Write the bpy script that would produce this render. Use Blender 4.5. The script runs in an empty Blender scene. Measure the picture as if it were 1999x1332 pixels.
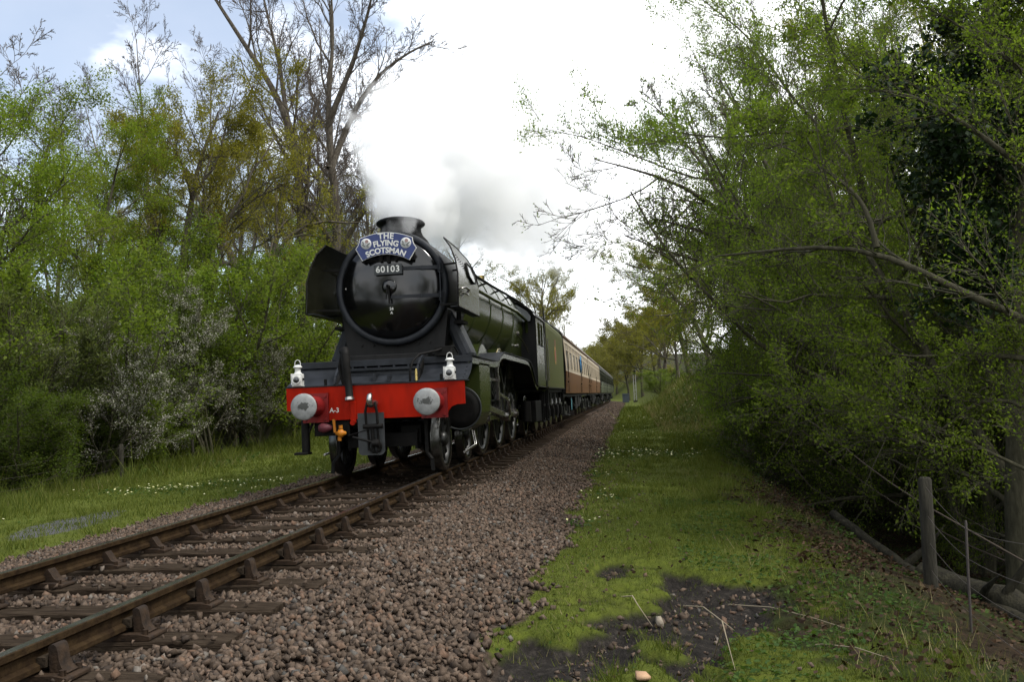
import bpy, math, random
import numpy as np
from mathutils import Vector, Matrix
PI = math.pi
S = bpy.context.scene
COL = S.collection

# ------------------------------------------------------------------ camera
cd = bpy.data.cameras.new('camera')
cam = bpy.data.objects.new('camera', cd)
COL.objects.link(cam)
S.camera = cam
cd.sensor_width = 36.0
cd.lens = 32.91
cd.clip_start = 0.1
cd.clip_end = 3000
_yaw, _pitch, _roll = 0.1228, 0.0604, -0.0436
_f = Vector((-math.sin(_yaw)*math.cos(_pitch), math.cos(_yaw)*math.cos(_pitch), math.sin(_pitch)))
_r = Vector((math.cos(_yaw), math.sin(_yaw), 0))
_u = _r.cross(_f)
_R = math.cos(_roll)*_r + math.sin(_roll)*_u
_U = -math.sin(_roll)*_r + math.cos(_roll)*_u
_m = Matrix((_R, _U, -_f)).transposed().to_4x4()
_m.translation = Vector((3.6266, -17.53, 1.0588))
cam.matrix_world = _m

# ------------------------------------------------------------------ world: sky with broken cloud
SUN_EL, SUN_AZ = math.radians(56), math.radians(104)     # azimuth clockwise from +Y towards +X
W = bpy.data.worlds.new('World')
S.world = W
W.use_nodes = True
nt = W.node_tree
nt.nodes.clear()
def wn(t, **k):
    n = nt.nodes.new(t)
    for a, b in k.items(): setattr(n, a, b)
    return n
sky = wn('ShaderNodeTexSky', sky_type='NISHITA', sun_disc=False, sun_elevation=SUN_EL, sun_rotation=SUN_AZ, air_density=1.0, dust_density=1.6, ozone_density=1.0)
bg1 = wn('ShaderNodeBackground'); bg1.inputs['Strength'].default_value = 0.15
bg2 = wn('ShaderNodeBackground'); bg2.inputs['Strength'].default_value = 2.15
tc = wn('ShaderNodeTexCoord')
mp = wn('ShaderNodeMapping'); mp.inputs['Location'].default_value = (0.35, 0.1, 0.0); mp.inputs['Scale'].default_value = (1, 1, 1.9)
nz = wn('ShaderNodeTexNoise'); nz.inputs['Scale'].default_value = 2.1; nz.inputs['Detail'].default_value = 7; nz.inputs['Roughness'].default_value = 0.55
dt = wn('ShaderNodeVectorMath', operation='DOT_PRODUCT'); dt.inputs[1].default_value = (0.72, -0.22, -0.35)
ml = wn('ShaderNodeMath', operation='MULTIPLY_ADD'); ml.inputs[1].default_value = 0.9
rp = wn('ShaderNodeValToRGB'); rp.color_ramp.elements[0].color = (0.17, 0.17, 0.17, 1); rp.color_ramp.elements[0].position = 0.17; rp.color_ramp.elements[1].position = 0.30
nz2 = wn('ShaderNodeTexNoise'); nz2.inputs['Scale'].default_value = 3.3; nz2.inputs['Detail'].default_value = 6
rc = wn('ShaderNodeValToRGB'); rc.color_ramp.elements[0].position = 0.3; rc.color_ramp.elements[1].position = 0.62
rc.color_ramp.elements[0].color = (0.66, 0.72, 0.79, 1); rc.color_ramp.elements[1].color = (1, 1, 1, 1)
mx = wn('ShaderNodeMixShader'); ow = wn('ShaderNodeOutputWorld')
L = nt.links.new
L(sky.outputs[0], bg1.inputs[0]); L(tc.outputs['Generated'], mp.inputs[0]); L(mp.outputs[0], nz.inputs['Vector'])
L(mp.outputs[0], nz2.inputs['Vector']); L(nz2.outputs['Fac'], rc.inputs[0]); L(rc.outputs[0], bg2.inputs[0])
L(tc.outputs['Generated'], dt.inputs[0]); L(dt.outputs['Value'], ml.inputs[0]); L(nz.outputs['Fac'], ml.inputs[2])
ad = wn('ShaderNodeMath', operation='ADD'); ad.inputs[1].default_value = 0.13
L(ml.outputs[0], ad.inputs[0]); L(ad.outputs[0], rp.inputs[0]); L(rp.outputs[0], mx.inputs[0]); L(bg1.outputs[0], mx.inputs[1]); L(bg2.outputs[0], mx.inputs[2]); L(mx.outputs[0], ow.inputs[0])

sd = bpy.data.lights.new('sun', 'SUN'); sd.energy = 3.2; sd.angle = math.radians(11); sd.color = (1.0, 0.96, 0.88)
so = bpy.data.objects.new('sun', sd); COL.objects.link(so)
_d = Vector((math.sin(SUN_AZ)*math.cos(SUN_EL), math.cos(SUN_AZ)*math.cos(SUN_EL), math.sin(SUN_EL)))
so.rotation_euler = _d.to_track_quat('Z', 'Y').to_euler()
so.location = _d*60

vs = S.view_settings
S.display_settings.display_device = 'sRGB'
vs.view_transform = 'Standard'; vs.look = 'None'; vs.exposure = 0.25; vs.gamma = 1.0; vs.use_curve_mapping = False
S.render.engine = 'CYCLES'
cy = S.cycles
cy.max_bounces = 20; cy.diffuse_bounces = 4; cy.glossy_bounces = 3; cy.transmission_bounces = 5; cy.transparent_max_bounces = 8; cy.volume_bounces = 20
cy.use_denoising = True
cy.sample_clamp_indirect = 6

# ------------------------------------------------------------------ helpers
def tag(o, label=None, cat=None, group=None, kind=None):
    if label: o['label'] = label
    if cat: o['category'] = cat
    if group: o['group'] = group
    if kind: o['kind'] = kind
    return o
def empty(name, loc=(0, 0, 0), rz=0.0):
    o = bpy.data.objects.new(name, None); COL.objects.link(o)
    o.location = loc; o.rotation_euler = (0, 0, rz); o.empty_display_size = 0.3
    return o
def children(o):
    return [c for c in bpy.data.objects if c.parent == o]
def copy_tree(o, parent=None, kids=None):
    c = o.copy(); COL.objects.link(c); c.parent = parent
    for ch in (kids[o.name] if kids and o.name in kids else children(o)): copy_tree(ch, c, kids)
    return c
def mesh_np(name, V, Fs, mats=(), smooth=False, attrs=None, midx=None):
    """V (n,3); Fs list of (m,k) int arrays"""
    me = bpy.data.meshes.new(name)
    V = np.asarray(V, np.float32)
    Fs = [np.asarray(f, np.int32) for f in Fs if len(f)]
    loops = np.concatenate([f.ravel() for f in Fs])
    tot = np.concatenate([np.full(len(f), f.shape[1], np.int32) for f in Fs])
    st = np.concatenate([[0], np.cumsum(tot)[:-1]]).astype(np.int32)
    me.vertices.add(len(V)); me.vertices.foreach_set('co', V.ravel())
    me.loops.add(len(loops)); me.loops.foreach_set('vertex_index', loops)
    me.polygons.add(len(tot)); me.polygons.foreach_set('loop_start', st)
    if smooth: me.polygons.foreach_set('use_smooth', np.ones(len(tot), bool))
    for m in mats: me.materials.append(m)
    if midx is not None: me.polygons.foreach_set('material_index', np.asarray(midx, np.int32))
    if attrs:
        for k, a in attrs.items():
            at = me.attributes.new(k, 'FLOAT', 'POINT'); at.data.foreach_set('value', np.asarray(a, np.float32))
    me.update(calc_edges=True)
    return me
def obj(name, me, parent=None, loc=None):
    o = bpy.data.objects.new(name, me); COL.objects.link(o)
    if parent: o.parent = parent
    if loc is not None: o.location = loc
    return o

class MB:
    """collects simple shapes and links them as ONE mesh object"""
    def __init__(s): s.v = []; s.f = []; s.sm = []
    def add(s, vs, fs, smooth=False):
        b = len(s.v); s.v += [tuple(v) for v in vs]
        s.f += [tuple(i+b for i in f) for f in fs]; s.sm += [smooth]*len(fs)
        return s
    def box(s, a, b):
        (x0, y0, z0), (x1, y1, z1) = a, b
        v = [(x0,y0,z0),(x1,y0,z0),(x1,y1,z0),(x0,y1,z0),(x0,y0,z1),(x1,y0,z1),(x1,y1,z1),(x0,y1,z1)]
        return s.add(v, [(0,3,2,1),(4,5,6,7),(0,1,5,4),(1,2,6,5),(2,3,7,6),(3,0,4,7)])
    def bar(s, p, q, w, h):
        p, q = Vector(p), Vector(q); d = (q-p).normalized()
        up = Vector((0,0,1)) if abs(d.z) < 0.95 else Vector((0,1,0))
        a = d.cross(up).normalized()*w/2; b = a.cross(d).normalized()*h/2
        v = [p-a-b,p+a-b,p+a+b,p-a+b,q-a-b,q+a-b,q+a+b,q-a+b]
        return s.add(v, [(0,1,2,3),(7,6,5,4),(0,4,5,1),(1,5,6,2),(2,6,7,3),(3,7,4,0)])
    def cone(s, p, q, r0, r1, n=16, cap=True):
        p, q = Vector(p), Vector(q); d = (q-p).normalized()
        up = Vector((0,0,1)) if abs(d.z) < 0.9 else Vector((1,0,0))
        a = d.cross(up).normalized(); b = a.cross(d)
        v = []
        for c, r in ((p, r0), (q, r1)):
            for i in range(n):
                t = 2*PI*i/n; v.append(c + a*(r*math.cos(t)) + b*(r*math.sin(t)))
        s.add(v, [(i, (i+1) % n, n+(i+1) % n, n+i) for i in range(n)], True)
        if cap:
            if r0 > 1e-5: s.add(v[:n], [tuple(range(n))[::-1]])
            if r1 > 1e-5: s.add(v[n:], [tuple(range(n))])
        return s
    def cyl(s, p, q, r, n=16, cap=True): return s.cone(p, q, r, r, n, cap)
    def tube(s, pts, r, n=8):
        pts = [Vector(p) for p in pts]; V = []; N = len(pts)
        rs = r if isinstance(r, (list, tuple)) else [r]*N
        ref = None
        for i, p in enumerate(pts):
            d = (pts[min(i+1, N-1)]-pts[max(i-1, 0)]).normalized()
            if ref is None:
                ref = Vector((0,0,1)) if abs(d.z) < 0.9 else Vector((1,0,0))
            a = d.cross(ref).normalized(); ref = a.cross(d).normalized()
            for k in range(n):
                t = 2*PI*k/n; V.append(p + a*(rs[i]*math.cos(t)) + ref*(rs[i]*math.sin(t)))
        F = [(i*n+k, i*n+(k+1) % n, (i+1)*n+(k+1) % n, (i+1)*n+k) for i in range(N-1) for k in range(n)]
        s.add(V, F, True)
        s.add(V[:n], [tuple(range(n))[::-1]]); s.add(V[-n:], [tuple(range(n))])
        return s
    def ring(s, c, axis, R, r, n=32, m=8, squash=1.0):
        """torus"""
        pts = []
        c = Vector(c); ax = Vector(axis).normalized()
        up = Vector((0,0,1)) if abs(ax.z) < 0.9 else Vector((1,0,0))
        a = ax.cross(up).normalized(); b = a.cross(ax)
        V = []
        for i in range(n):
            t = 2*PI*i/n; dr = a*math.cos(t)+b*math.sin(t)
            for k in range(m):
                u = 2*PI*k/m; V.append(c + dr*(R+r*math.cos(u)) + ax*(r*squash*math.sin(u)))
        F = [(i*m+k, ((i+1) % n)*m+k, ((i+1) % n)*m+(k+1) % m, i*m+(k+1) % m) for i in range(n) for k in range(m)]
        return s.add(V, F, True)
    def lathe(s, prof, origin=(0,0,0), axis='y', n=40, smooth=True, close=False):
        """prof: list of (r, h) along axis"""
        o = Vector(origin); V = []
        for r, h in prof:
            for k in range(n):
                t = 2*PI*k/n; c, q = r*math.cos(t), r*math.sin(t)
                V.append(o + Vector({'y': (c, h, q), 'z': (c, q, h), 'x': (h, c, q)}[axis]))
        F = [(i*n+k, i*n+(k+1) % n, (i+1)*n+(k+1) % n, (i+1)*n+k) for i in range(len(prof)-1) for k in range(n)]
        s.add(V, F, smooth)
        if prof[0][0] > 1e-4: s.add(V[:n], [tuple(range(n))[::-1]])
        if prof[-1][0] > 1e-4: s.add(V[-n:], [tuple(range(n))])
        return s
    def prism(s, poly, a, b, axis='y', smooth=False):
        """poly 2D list; axis y: (x,z), axis x: (y,z), axis z: (x,y)"""
        def P(u, w, h): return {'y': (u, h, w), 'x': (h, u, w), 'z': (u, w, h)}[axis]
        n = len(poly)
        V = [P(u, w, a) for u, w in poly]+[P(u, w, b) for u, w in poly]
        s.add(V, [(i, (i+1) % n, n+(i+1) % n, n+i) for i in range(n)], smooth)
        s.add(V[:n], [tuple(range(n))[::-1]]); s.add(V[n:], [tuple(range(n))])
        return s
    def sheet(s, rows, th=None, smooth=True):
        """grid of points rows[i][j]; optional thickness vector"""
        ni, nj = len(rows), len(rows[0])
        V = [Vector(p) for r in rows for p in r]
        F = [(i*nj+j, i*nj+j+1, (i+1)*nj+j+1, (i+1)*nj+j) for i in range(ni-1) for j in range(nj-1)]
        s.add(V, F, smooth)
        if th is not None:
            t = Vector(th); V2 = [v+t for v in V]
            s.add(V2, [f[::-1] for f in F], smooth)
            edge = [j for j in range(nj)] + [i*nj+nj-1 for i in range(1, ni)] + [(ni-1)*nj+j for j in range(nj-2, -1, -1)] + [i*nj for i in range(ni-2, 0, -1)]
            m = len(edge)
            s.add([V[e] for e in edge]+[V2[e] for e in edge], [(k, (k+1) % m, m+(k+1) % m, m+k) for k in range(m)])
        return s
    def build(s, name, mat, parent=None, bevel=0, loc=None):
        me = bpy.data.meshes.new(name)
        me.from_pydata(s.v, [], s.f)
        me.polygons.foreach_set('use_smooth', s.sm)
        for m in (mat if isinstance(mat, (list, tuple)) else [mat]): me.materials.append(m)
        me.update()
        o = obj(name, me, parent, loc)
        if bevel:
            b = o.modifiers.new('bevel', 'BEVEL'); b.width = bevel; b.segments = 2; b.limit_method = 'ANGLE'; b.angle_limit = math.radians(40)
        return o

def text_mesh(body, size, depth=0.0, offset=0.0, spacing=1.0):
    """flat text as numpy verts + face lists, centred, in the XY plane"""
    c = bpy.data.curves.new('txt', 'FONT'); c.body = body; c.size = size; c.align_x = 'CENTER'; c.align_y = 'CENTER'
    c.extrude = depth; c.offset = offset; c.space_character = spacing; c.resolution_u = 4
    o = bpy.data.objects.new('txt', c); COL.objects.link(o)
    dg = bpy.context.evaluated_depsgraph_get()
    me = bpy.data.meshes.new_from_object(o.evaluated_get(dg))
    V = [tuple(v.co) for v in me.vertices]; F = [tuple(p.vertices) for p in me.polygons]
    bpy.data.objects.remove(o); bpy.data.curves.remove(c); bpy.data.meshes.remove(me)
    return V, F

# ------------------------------------------------------------------ materials
TONE = 0.74      # all painted and natural surfaces, set once against the brightness of the sky
def tone(c): return tuple(v*TONE for v in c)
def mat(name, col, rough=0.6, metal=0.0, col2=None, scale=6.0, bump=0.0, bscale=40.0, spec=0.25, island=None, objrand=0.0, transl=0.0, coat=0.0, stretch=None, detail=4.0, trcol=None):
    m = bpy.data.materials.new(name); m.use_nodes = True
    n = m.node_tree.nodes; l = m.node_tree.links.new
    p = n['Principled BSDF']; out = n['Material Output']
    p.inputs['Roughness'].default_value = rough; p.inputs['Metallic'].default_value = metal
    p.inputs['Specular IOR Level'].default_value = spec
    if coat: p.inputs['Coat Weight'].default_value = coat; p.inputs['Coat Roughness'].default_value = 0.08
    if metal < .5:
        col = tone(col); col2 = tone(col2) if col2 is not None else None
    c = tuple(col)+(1,); src = None
    tcn = n.new('ShaderNodeTexCoord'); vec = tcn.outputs['Object']
    if stretch:
        mpn = n.new('ShaderNodeMapping'); mpn.inputs['Scale'].default_value = stretch; l(vec, mpn.inputs[0]); vec = mpn.outputs[0]
    if col2 is not None:
        mix = n.new('ShaderNodeMix'); mix.data_type = 'RGBA'
        mix.inputs[6].default_value = c; mix.inputs[7].default_value = tuple(col2)+(1,)
        if island:
            g = n.new('ShaderNodeNewGeometry'); l(g.outputs['Random Per Island'], mix.inputs[0])
        else:
            t = n.new('ShaderNodeTexNoise'); t.inputs['Scale'].default_value = scale; t.inputs['Detail'].default_value = detail
            l(vec, t.inputs['Vector'])
            r = n.new('ShaderNodeMapRange'); r.inputs[1].default_value = 0.33; r.inputs[2].default_value = 0.67
            l(t.outputs['Fac'], r.inputs[0]); l(r.outputs[0], mix.inputs[0])
        src = mix.outputs[2]
    if objrand and src is not None:
        oi = n.new('ShaderNodeObjectInfo'); hs = n.new('ShaderNodeHueSaturation')
        a = n.new('ShaderNodeMapRange'); a.inputs[3].default_value = 1-objrand; a.inputs[4].default_value = 1+objrand
        b = n.new('ShaderNodeMapRange'); b.inputs[3].default_value = 0.5-objrand*0.06; b.inputs[4].default_value = 0.5+objrand*0.06
        l(oi.outputs['Random'], a.inputs[0]); l(oi.outputs['Random'], b.inputs[0]); l(a.outputs[0], hs.inputs['Value']); l(b.outputs[0], hs.inputs['Hue']); l(src, hs.inputs['Color']); src = hs.outputs[0]
    if src is not None: l(src, p.inputs['Base Color'])
    else: p.inputs['Base Color'].default_value = c
    if bump:
        t2 = n.new('ShaderNodeTexNoise'); t2.inputs['Scale'].default_value = bscale; t2.inputs['Detail'].default_value = 5
        l(vec, t2.inputs['Vector'])
        bp = n.new('ShaderNodeBump'); bp.inputs['Strength'].default_value = bump; bp.inputs['Distance'].default_value = 0.02
        l(t2.outputs['Fac'], bp.inputs['Height']); l(bp.outputs[0], p.inputs['Normal'])
    if transl:
        tr = n.new('ShaderNodeBsdfTranslucent'); ms = n.new('ShaderNodeMixShader'); ms.inputs[0].default_value = transl
        if src is not None:
            gm = n.new('ShaderNodeMix'); gm.data_type = 'RGBA'; gm.blend_type = 'MULTIPLY'; gm.inputs[0].default_value = 1
            gm.inputs[7].default_value = (trcol or (1.25, 1.3, 0.55))+(1,); l(src, gm.inputs[6]); l(gm.outputs[2], tr.inputs[0])
        else: tr.inputs[0].default_value = c
        l(p.outputs[0], ms.inputs[1]); l(tr.outputs[0], ms.inputs[2]); l(ms.outputs[0], out.inputs[0])
    return m
def smooth01(a, b, x):
    t = np.clip((x-a)/(b-a), 0, 1); return t*t*(3-2*t)
def vnoise(x, y, sc=1.0, seed=0, octv=3):
    """cheap smooth value noise on arrays"""
    r = np.random.RandomState(seed); T = r.rand(64, 64).astype(np.float64)
    x = np.asarray(x, float)*sc; y = np.asarray(y, float)*sc
    o = 0; amp = 1; tot = 0
    for k in range(octv):
        xi = np.floor(x).astype(int); yi = np.floor(y).astype(int); fx = x-xi; fy = y-yi
        fx = fx*fx*(3-2*fx); fy = fy*fy*(3-2*fy)
        a = T[xi % 64, yi % 64]; b = T[(xi+1) % 64, yi % 64]; c = T[xi % 64, (yi+1) % 64]; d = T[(xi+1) % 64, (yi+1) % 64]
        o = o + amp*((a*(1-fx)+b*fx)*(1-fy)+(c*(1-fx)+d*fx)*fy); tot += amp
        amp *= 0.5; x = x*2.03+17.1; y = y*2.03+5.3
    return o/tot
# ------------------------------------------------------------------ terrain
def xc(y):
    """centre line of the track: straight, then curving left far behind the train"""
    y = np.asarray(y, float)
    return -np.clip(y-118, 0, None)**2/(2*260)
def patch_mask(x, y):
    """bare black earth by the ballast near the camera"""
    d = np.maximum(np.abs(x-3.80-0.18*(y+11))/0.88, np.abs(y+11.3)/2.05)
    n = vnoise(x, y, 2.3, 5)
    m = smooth01(0.95, 0.62, d+(n-0.5)*1.3)
    isl = smooth01(0.57, 0.70, vnoise(x, y, 2.2, 55))
    return m*(1-0.9*isl)
def H(x, y):
    x = np.asarray(x, float); y = np.asarray(y, float)
    u = x-xc(y)
    z = np.full(np.broadcast(x, y).shape, -0.245)
    # right side
    z = z - 0.17*smooth01(1.5, 2.9, u)
    z = z - 0.09*smooth01(3.0, 5.2, u)
    near = 1-smooth01(4, 26, y)
    drop = -1.35*smooth01(5.0, 8.5, u) - 0.5*smooth01(8.5, 12, u) + 2.2*smooth01(14, 34, u)
    rise = 1.9*smooth01(5.4, 9.0, u) + 3.2*smooth01(9, 22, u)
    far = smooth01(60, 150, y)
    rise = rise*(1-far) + far*(5.5*smooth01(3.6, 14, u) + 3*smooth01(14, 40, u))
    z = z + np.where(u > 0, near*drop + (1-near)*rise, 0)
    # left side
    v = -u
    z = z - 0.17*smooth01(1.5, 2.9, v) - 0.14*smooth01(3.0, 8.5, v)
    e = 8.45 + 0.135*np.clip(y, -5, 45)
    s = smooth01(2, 24, y)
    dip = -0.9*smooth01(0, 3.0, v-e) + 3.2*smooth01(4, 30, v-e)
    up = 0.5*np.clip(v-e-0.6, 0, 15)*smooth01(0, 3, v-e) + 0.12*np.clip(v-e-15, 0, 40)
    z = z + np.where(v > 0, (1-s)*dip + s*up, 0)
    # far ground closes the view
    z = z + 5.0*smooth01(175, 300, y)
    # roughness
    rough = smooth01(2.9, 4.2, np.abs(u))
    z = z + rough*((vnoise(x, y, 0.55, 1)-0.5)*0.16 + (vnoise(x, y, 2.2, 2)-0.5)*0.06)
    wild = np.where(u > 0, smooth01(5.5, 8, u), smooth01(0, 3, v-e))
    z = z + wild*(vnoise(x, y, 0.22, 3)-0.5)*0.7
    hum = smooth01(14, 24, y)*(1-smooth01(60, 80, y))*np.exp(-((u-6.8)/1.7)**2)
    z = z + hum*(1.0+1.2*(vnoise(x, y, 0.35, 8)-0.35))
    z = z - 0.13*patch_mask(x, y)*(0.5+vnoise(x, y, 3.1, 9))
    return z

def axis(segs):
    a = []
    for x0, x1, st in segs: a += list(np.arange(x0, x1-1e-6, st))
    a.append(segs[-1][1]); return np.array(a)
gx = axis([(-400, -100, 40), (-100, -40, 6), (-40, -14, 1.2), (-14, -3.2, 0.25), (-3.2, 2.5, 0.3), (2.5, 5.6, 0.07), (5.6, 9, 0.22), (9, 20, 0.7), (20, 60, 4), (60, 400, 40)])
gy = axis([(-60, -20, 4), (-20, -14, 0.6), (-14, -7.5, 0.08), (-7.5, 6, 0.22), (6, 30, 0.6), (30, 90, 1.5), (90, 200, 4), (200, 600, 40)])
GX, GY = np.meshgrid(gx, gy)
GZ = H(GX, GY)
nxx, nyy = len(gx), len(gy)
V = np.stack([GX, GY, GZ], -1).reshape(-1, 3)
ii = np.arange(nxx*nyy).reshape(nyy, nxx)
F = np.stack([ii[:-1, :-1], ii[:-1, 1:], ii[1:, 1:], ii[1:, :-1]], -1).reshape(-1, 4)
U = V[:, 0]-xc(V[:, 1])
wob = (vnoise(V[:, 0], V[:, 1], 0.9, 11)-0.5)
wob2 = (vnoise(V[:, 0], V[:, 1], 3.0, 12)-0.5)
def edge_left(y): return 8.45+0.135*np.clip(y, -5, 45)
def bal_mask(u, y, w, w2):
    r = smooth01(3.02, 2.66, u+w*0.5+w2*0.35)
    l = smooth01(3.15, 2.75, -u+w*0.6+w2*0.3)
    return np.where(u > 0, r, l)
def wood_mask(u, y, w, w2):
    re = 5.3+0.055*np.clip(y, -15, 8)+1.0*smooth01(0, 15, y)+0.6*smooth01(15, 30, y)
    r = smooth01(-0.5, 0.9, u-re+w*2.2+w2*0.8)
    hill = smooth01(16, 30, y)*(1-smooth01(8.5, 12, u+w*3))
    r = r*(1-hill*0.85)
    r = np.maximum(r, smooth01(55, 90, y)*smooth01(3.6, 5.0, u)*0.45)
    l = smooth01(0.0, 1.6, -u-edge_left(y)+w*1.5)
    return np.where(u > 0, r, l)
mb_ = bal_mask(U, V[:, 1], wob, wob2)
mw_ = wood_mask(U, V[:, 1], wob, wob2)
mp_ = patch_mask(V[:, 0], V[:, 1])
# fine grey chippings on the left verge by the near track
mc_ = smooth01(0.9, 0.5, np.hypot((V[:, 0]+4.05+0.25*(V[:, 1]+6))/0.75, (V[:, 1]+5.0)/2.6)+wob*0.5)
me = mesh_np('ground', V, [F], smooth=True, attrs={'ballast': mb_, 'wood': mw_, 'earth': mp_, 'chips': mc_})
gm = bpy.data.materials.new('ground_cover'); gm.use_nodes = True
n = gm.node_tree.nodes; l = gm.node_tree.links.new; pb = n['Principled BSDF']; pb.inputs['Roughness'].default_value = 0.95; pb.inputs['Specular IOR Level'].default_value = 0.08
tcn = n.new('ShaderNodeTexCoord')
def gnoise(sc, det=5, ro=0.6):
    t = n.new('ShaderNodeTexNoise'); t.inputs['Scale'].default_value = sc; t.inputs['Detail'].default_value = det; t.inputs['Roughness'].default_value = ro
    l(tcn.outputs['Object'], t.inputs['Vector']); return t.outputs['Fac']
def gramp(fac, stops):
    r = n.new('ShaderNodeValToRGB'); e = r.color_ramp.elements
    while len(e) < len(stops): e.new(0.5)
    for k, (p, c) in enumerate(stops): e[k].position = p; e[k].color = tone(c)+(1,)
    l(fac, r.inputs[0]); return r.outputs[0]
def gmix(fac, a, b):
    m = n.new('ShaderNodeMix'); m.data_type = 'RGBA'; l(fac, m.inputs[0]); l(a, m.inputs[6]); l(b, m.inputs[7]); return m.outputs[2]
def gattr(k):
    a = n.new('ShaderNodeAttribute'); a.attribute_name = k; return a.outputs['Fac']
def gbreak(a, nz, amt=0.5):
    m1 = n.new('ShaderNodeMath'); m1.operation = 'MULTIPLY_ADD'; l(nz, m1.inputs[0]); m1.inputs[1].default_value = amt; l(a, m1.inputs[2])
    r = n.new('ShaderNodeMapRange'); r.inputs[1].default_value = 0.5+amt*0.3; r.inputs[2].default_value = 0.5+amt*0.7; l(m1.outputs[0], r.inputs[0]); return r.outputs[0]
grass_c = gmix(gnoise(0.8), gramp(gnoise(9), [(0.3, (0.052, 0.074, 0.010)), (0.55, (0.092, 0.122, 0.015)), (0.75, (0.145, 0.160, 0.026))]), gramp(gnoise(14), [(0.32, (0.056, 0.058, 0.015)), (0.6, (0.11, 0.128, 0.020))]))
litter = gramp(gnoise(11, 8, 0.75), [(0.28, (0.008, 0.006, 0.004)), (0.47, (0.024, 0.017, 0.010)), (0.6, (0.042, 0.027, 0.015)), (0.76, (0.080, 0.054, 0.032))])  # woodland litter, browns darkened to carry the shade of the trees
moss = gramp(gnoise(7), [(0.35, (0.018, 0.026, 0.006)), (0.7, (0.042, 0.054, 0.012))])
litter = gmix(gbreak(gnoise(0.7), gnoise(5), 0.4), litter, moss)
soil = gramp(gnoise(16, 8, 0.7), [(0.3, (0.010, 0.009, 0.008)), (0.55, (0.028, 0.024, 0.021)), (0.75, (0.075, 0.064, 0.054))])
bal = gramp(gnoise(22, 3, 0.6), [(0.3, (0.03, 0.022, 0.017)), (0.5, (0.075, 0.054, 0.041)), (0.7, (0.13, 0.098, 0.077))])
chips = gramp(gnoise(60, 2, 0.6), [(0.35, (0.05, 0.05, 0.052)), (0.65, (0.15, 0.15, 0.155))])
c = gmix(gbreak(gattr('wood'), gnoise(4), 0.5), grass_c, litter)
c = gmix(gbreak(gattr('chips'), gnoise(9), 0.5), c, chips)
mossd = gramp(gnoise(12), [(0.35, (0.016, 0.020, 0.007)), (0.65, (0.055, 0.062, 0.016))])
c = gmix(gbreak(gattr('earth'), gnoise(5, 8, 0.7), 1.2), c, mossd)
c = gmix(gbreak(gattr('earth'), gnoise(7, 8, 0.75), 0.9), c, soil)
c = gmix(gbreak(gattr('ballast'), gnoise(8), 0.5), c, bal)
l(c, pb.inputs['Base Color'])
bp = n.new('ShaderNodeBump'); bp.inputs['Strength'].default_value = 0.9; bp.inputs['Distance'].default_value = 0.04; l(gnoise(26, 8, 0.7), bp.inputs['Height']); l(bp.outputs[0], pb.inputs['Normal'])
me.materials.append(gm)
ground = obj('ground', me); tag(ground, 'grass verges, track bed and leaf strewn woodland floor', kind='structure')

# ------------------------------------------------------------------ scatter helpers
rng = np.random.RandomState(4)
ICO_V = None
def ico():
    t = (1+5**0.5)/2
    v = np.array([(-1,t,0),(1,t,0),(-1,-t,0),(1,-t,0),(0,-1,t),(0,1,t),(0,-1,-t),(0,1,-t),(t,0,-1),(t,0,1),(-t,0,-1),(-t,0,1)], float)
    v /= np.linalg.norm(v[0])
    f = np.array([(0,11,5),(0,5,1),(0,1,7),(0,7,10),(0,10,11),(1,5,9),(5,11,4),(11,10,2),(10,7,6),(7,1,8),(3,9,4),(3,4,2),(3,2,6),(3,6,8),(3,8,9),(4,9,5),(2,4,11),(6,2,10),(8,6,7),(9,8,1)])
    return v, f
def octa():
    return np.array([(1,0,0),(-1,0,0),(0,1,0),(0,-1,0),(0,0,1),(0,0,-1)], float), np.array([(0,2,4),(2,1,4),(1,3,4),(3,0,4),(2,0,5),(1,2,5),(3,1,5),(0,3,5)])
def rand_rot(n, r):
    q = r.randn(n, 4); q /= np.linalg.norm(q, axis=1)[:, None]; w, x, y, z = q.T
    return np.stack([1-2*(y*y+z*z), 2*(x*y-z*w), 2*(x*z+y*w), 2*(x*y+z*w), 1-2*(x*x+z*z), 2*(y*z-x*w), 2*(x*z-y*w), 2*(y*z+x*w), 1-2*(x*x+y*y)], -1).reshape(n, 3, 3)
def stones(P, size, base, r, jag=0.40):
    bv, bf = base; n_ = len(P)
    v = bv[None]*(1+jag*(r.rand(n_, len(bv), 1)-0.5)*2)+jag*0.35*r.randn(n_, len(bv), 3)*(len(bv) == 8)
    v = v*(np.stack([np.full(n_, 1.0), 0.55+0.45*r.rand(n_), 0.38+0.36*r.rand(n_)], -1)[:, None, :])*size[:, None, None]
    v = np.einsum('nij,nkj->nki', rand_rot(n_, r), v) + P[:, None, :]
    f = bf[None]+(np.arange(n_)*len(bv))[:, None, None]
    return v.reshape(-1, 3), f.reshape(-1, 3)
def merge(parts):
    Vs, Fs, b = [], [], 0
    for v, f in parts: Vs.append(v); Fs.append(f+b); b += len(v)
    return np.concatenate(Vs), np.concatenate(Fs)
SLEEPER_PITCH = 0.762
SLEEPER_Y0 = -12.50
def on_sleeper(x, y):
    ph = (y-SLEEPER_Y0)/SLEEPER_PITCH; d = np.abs(ph-np.round(ph))*SLEEPER_PITCH
    return (d < 0.135) & (np.abs(x) < 1.37)

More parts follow.
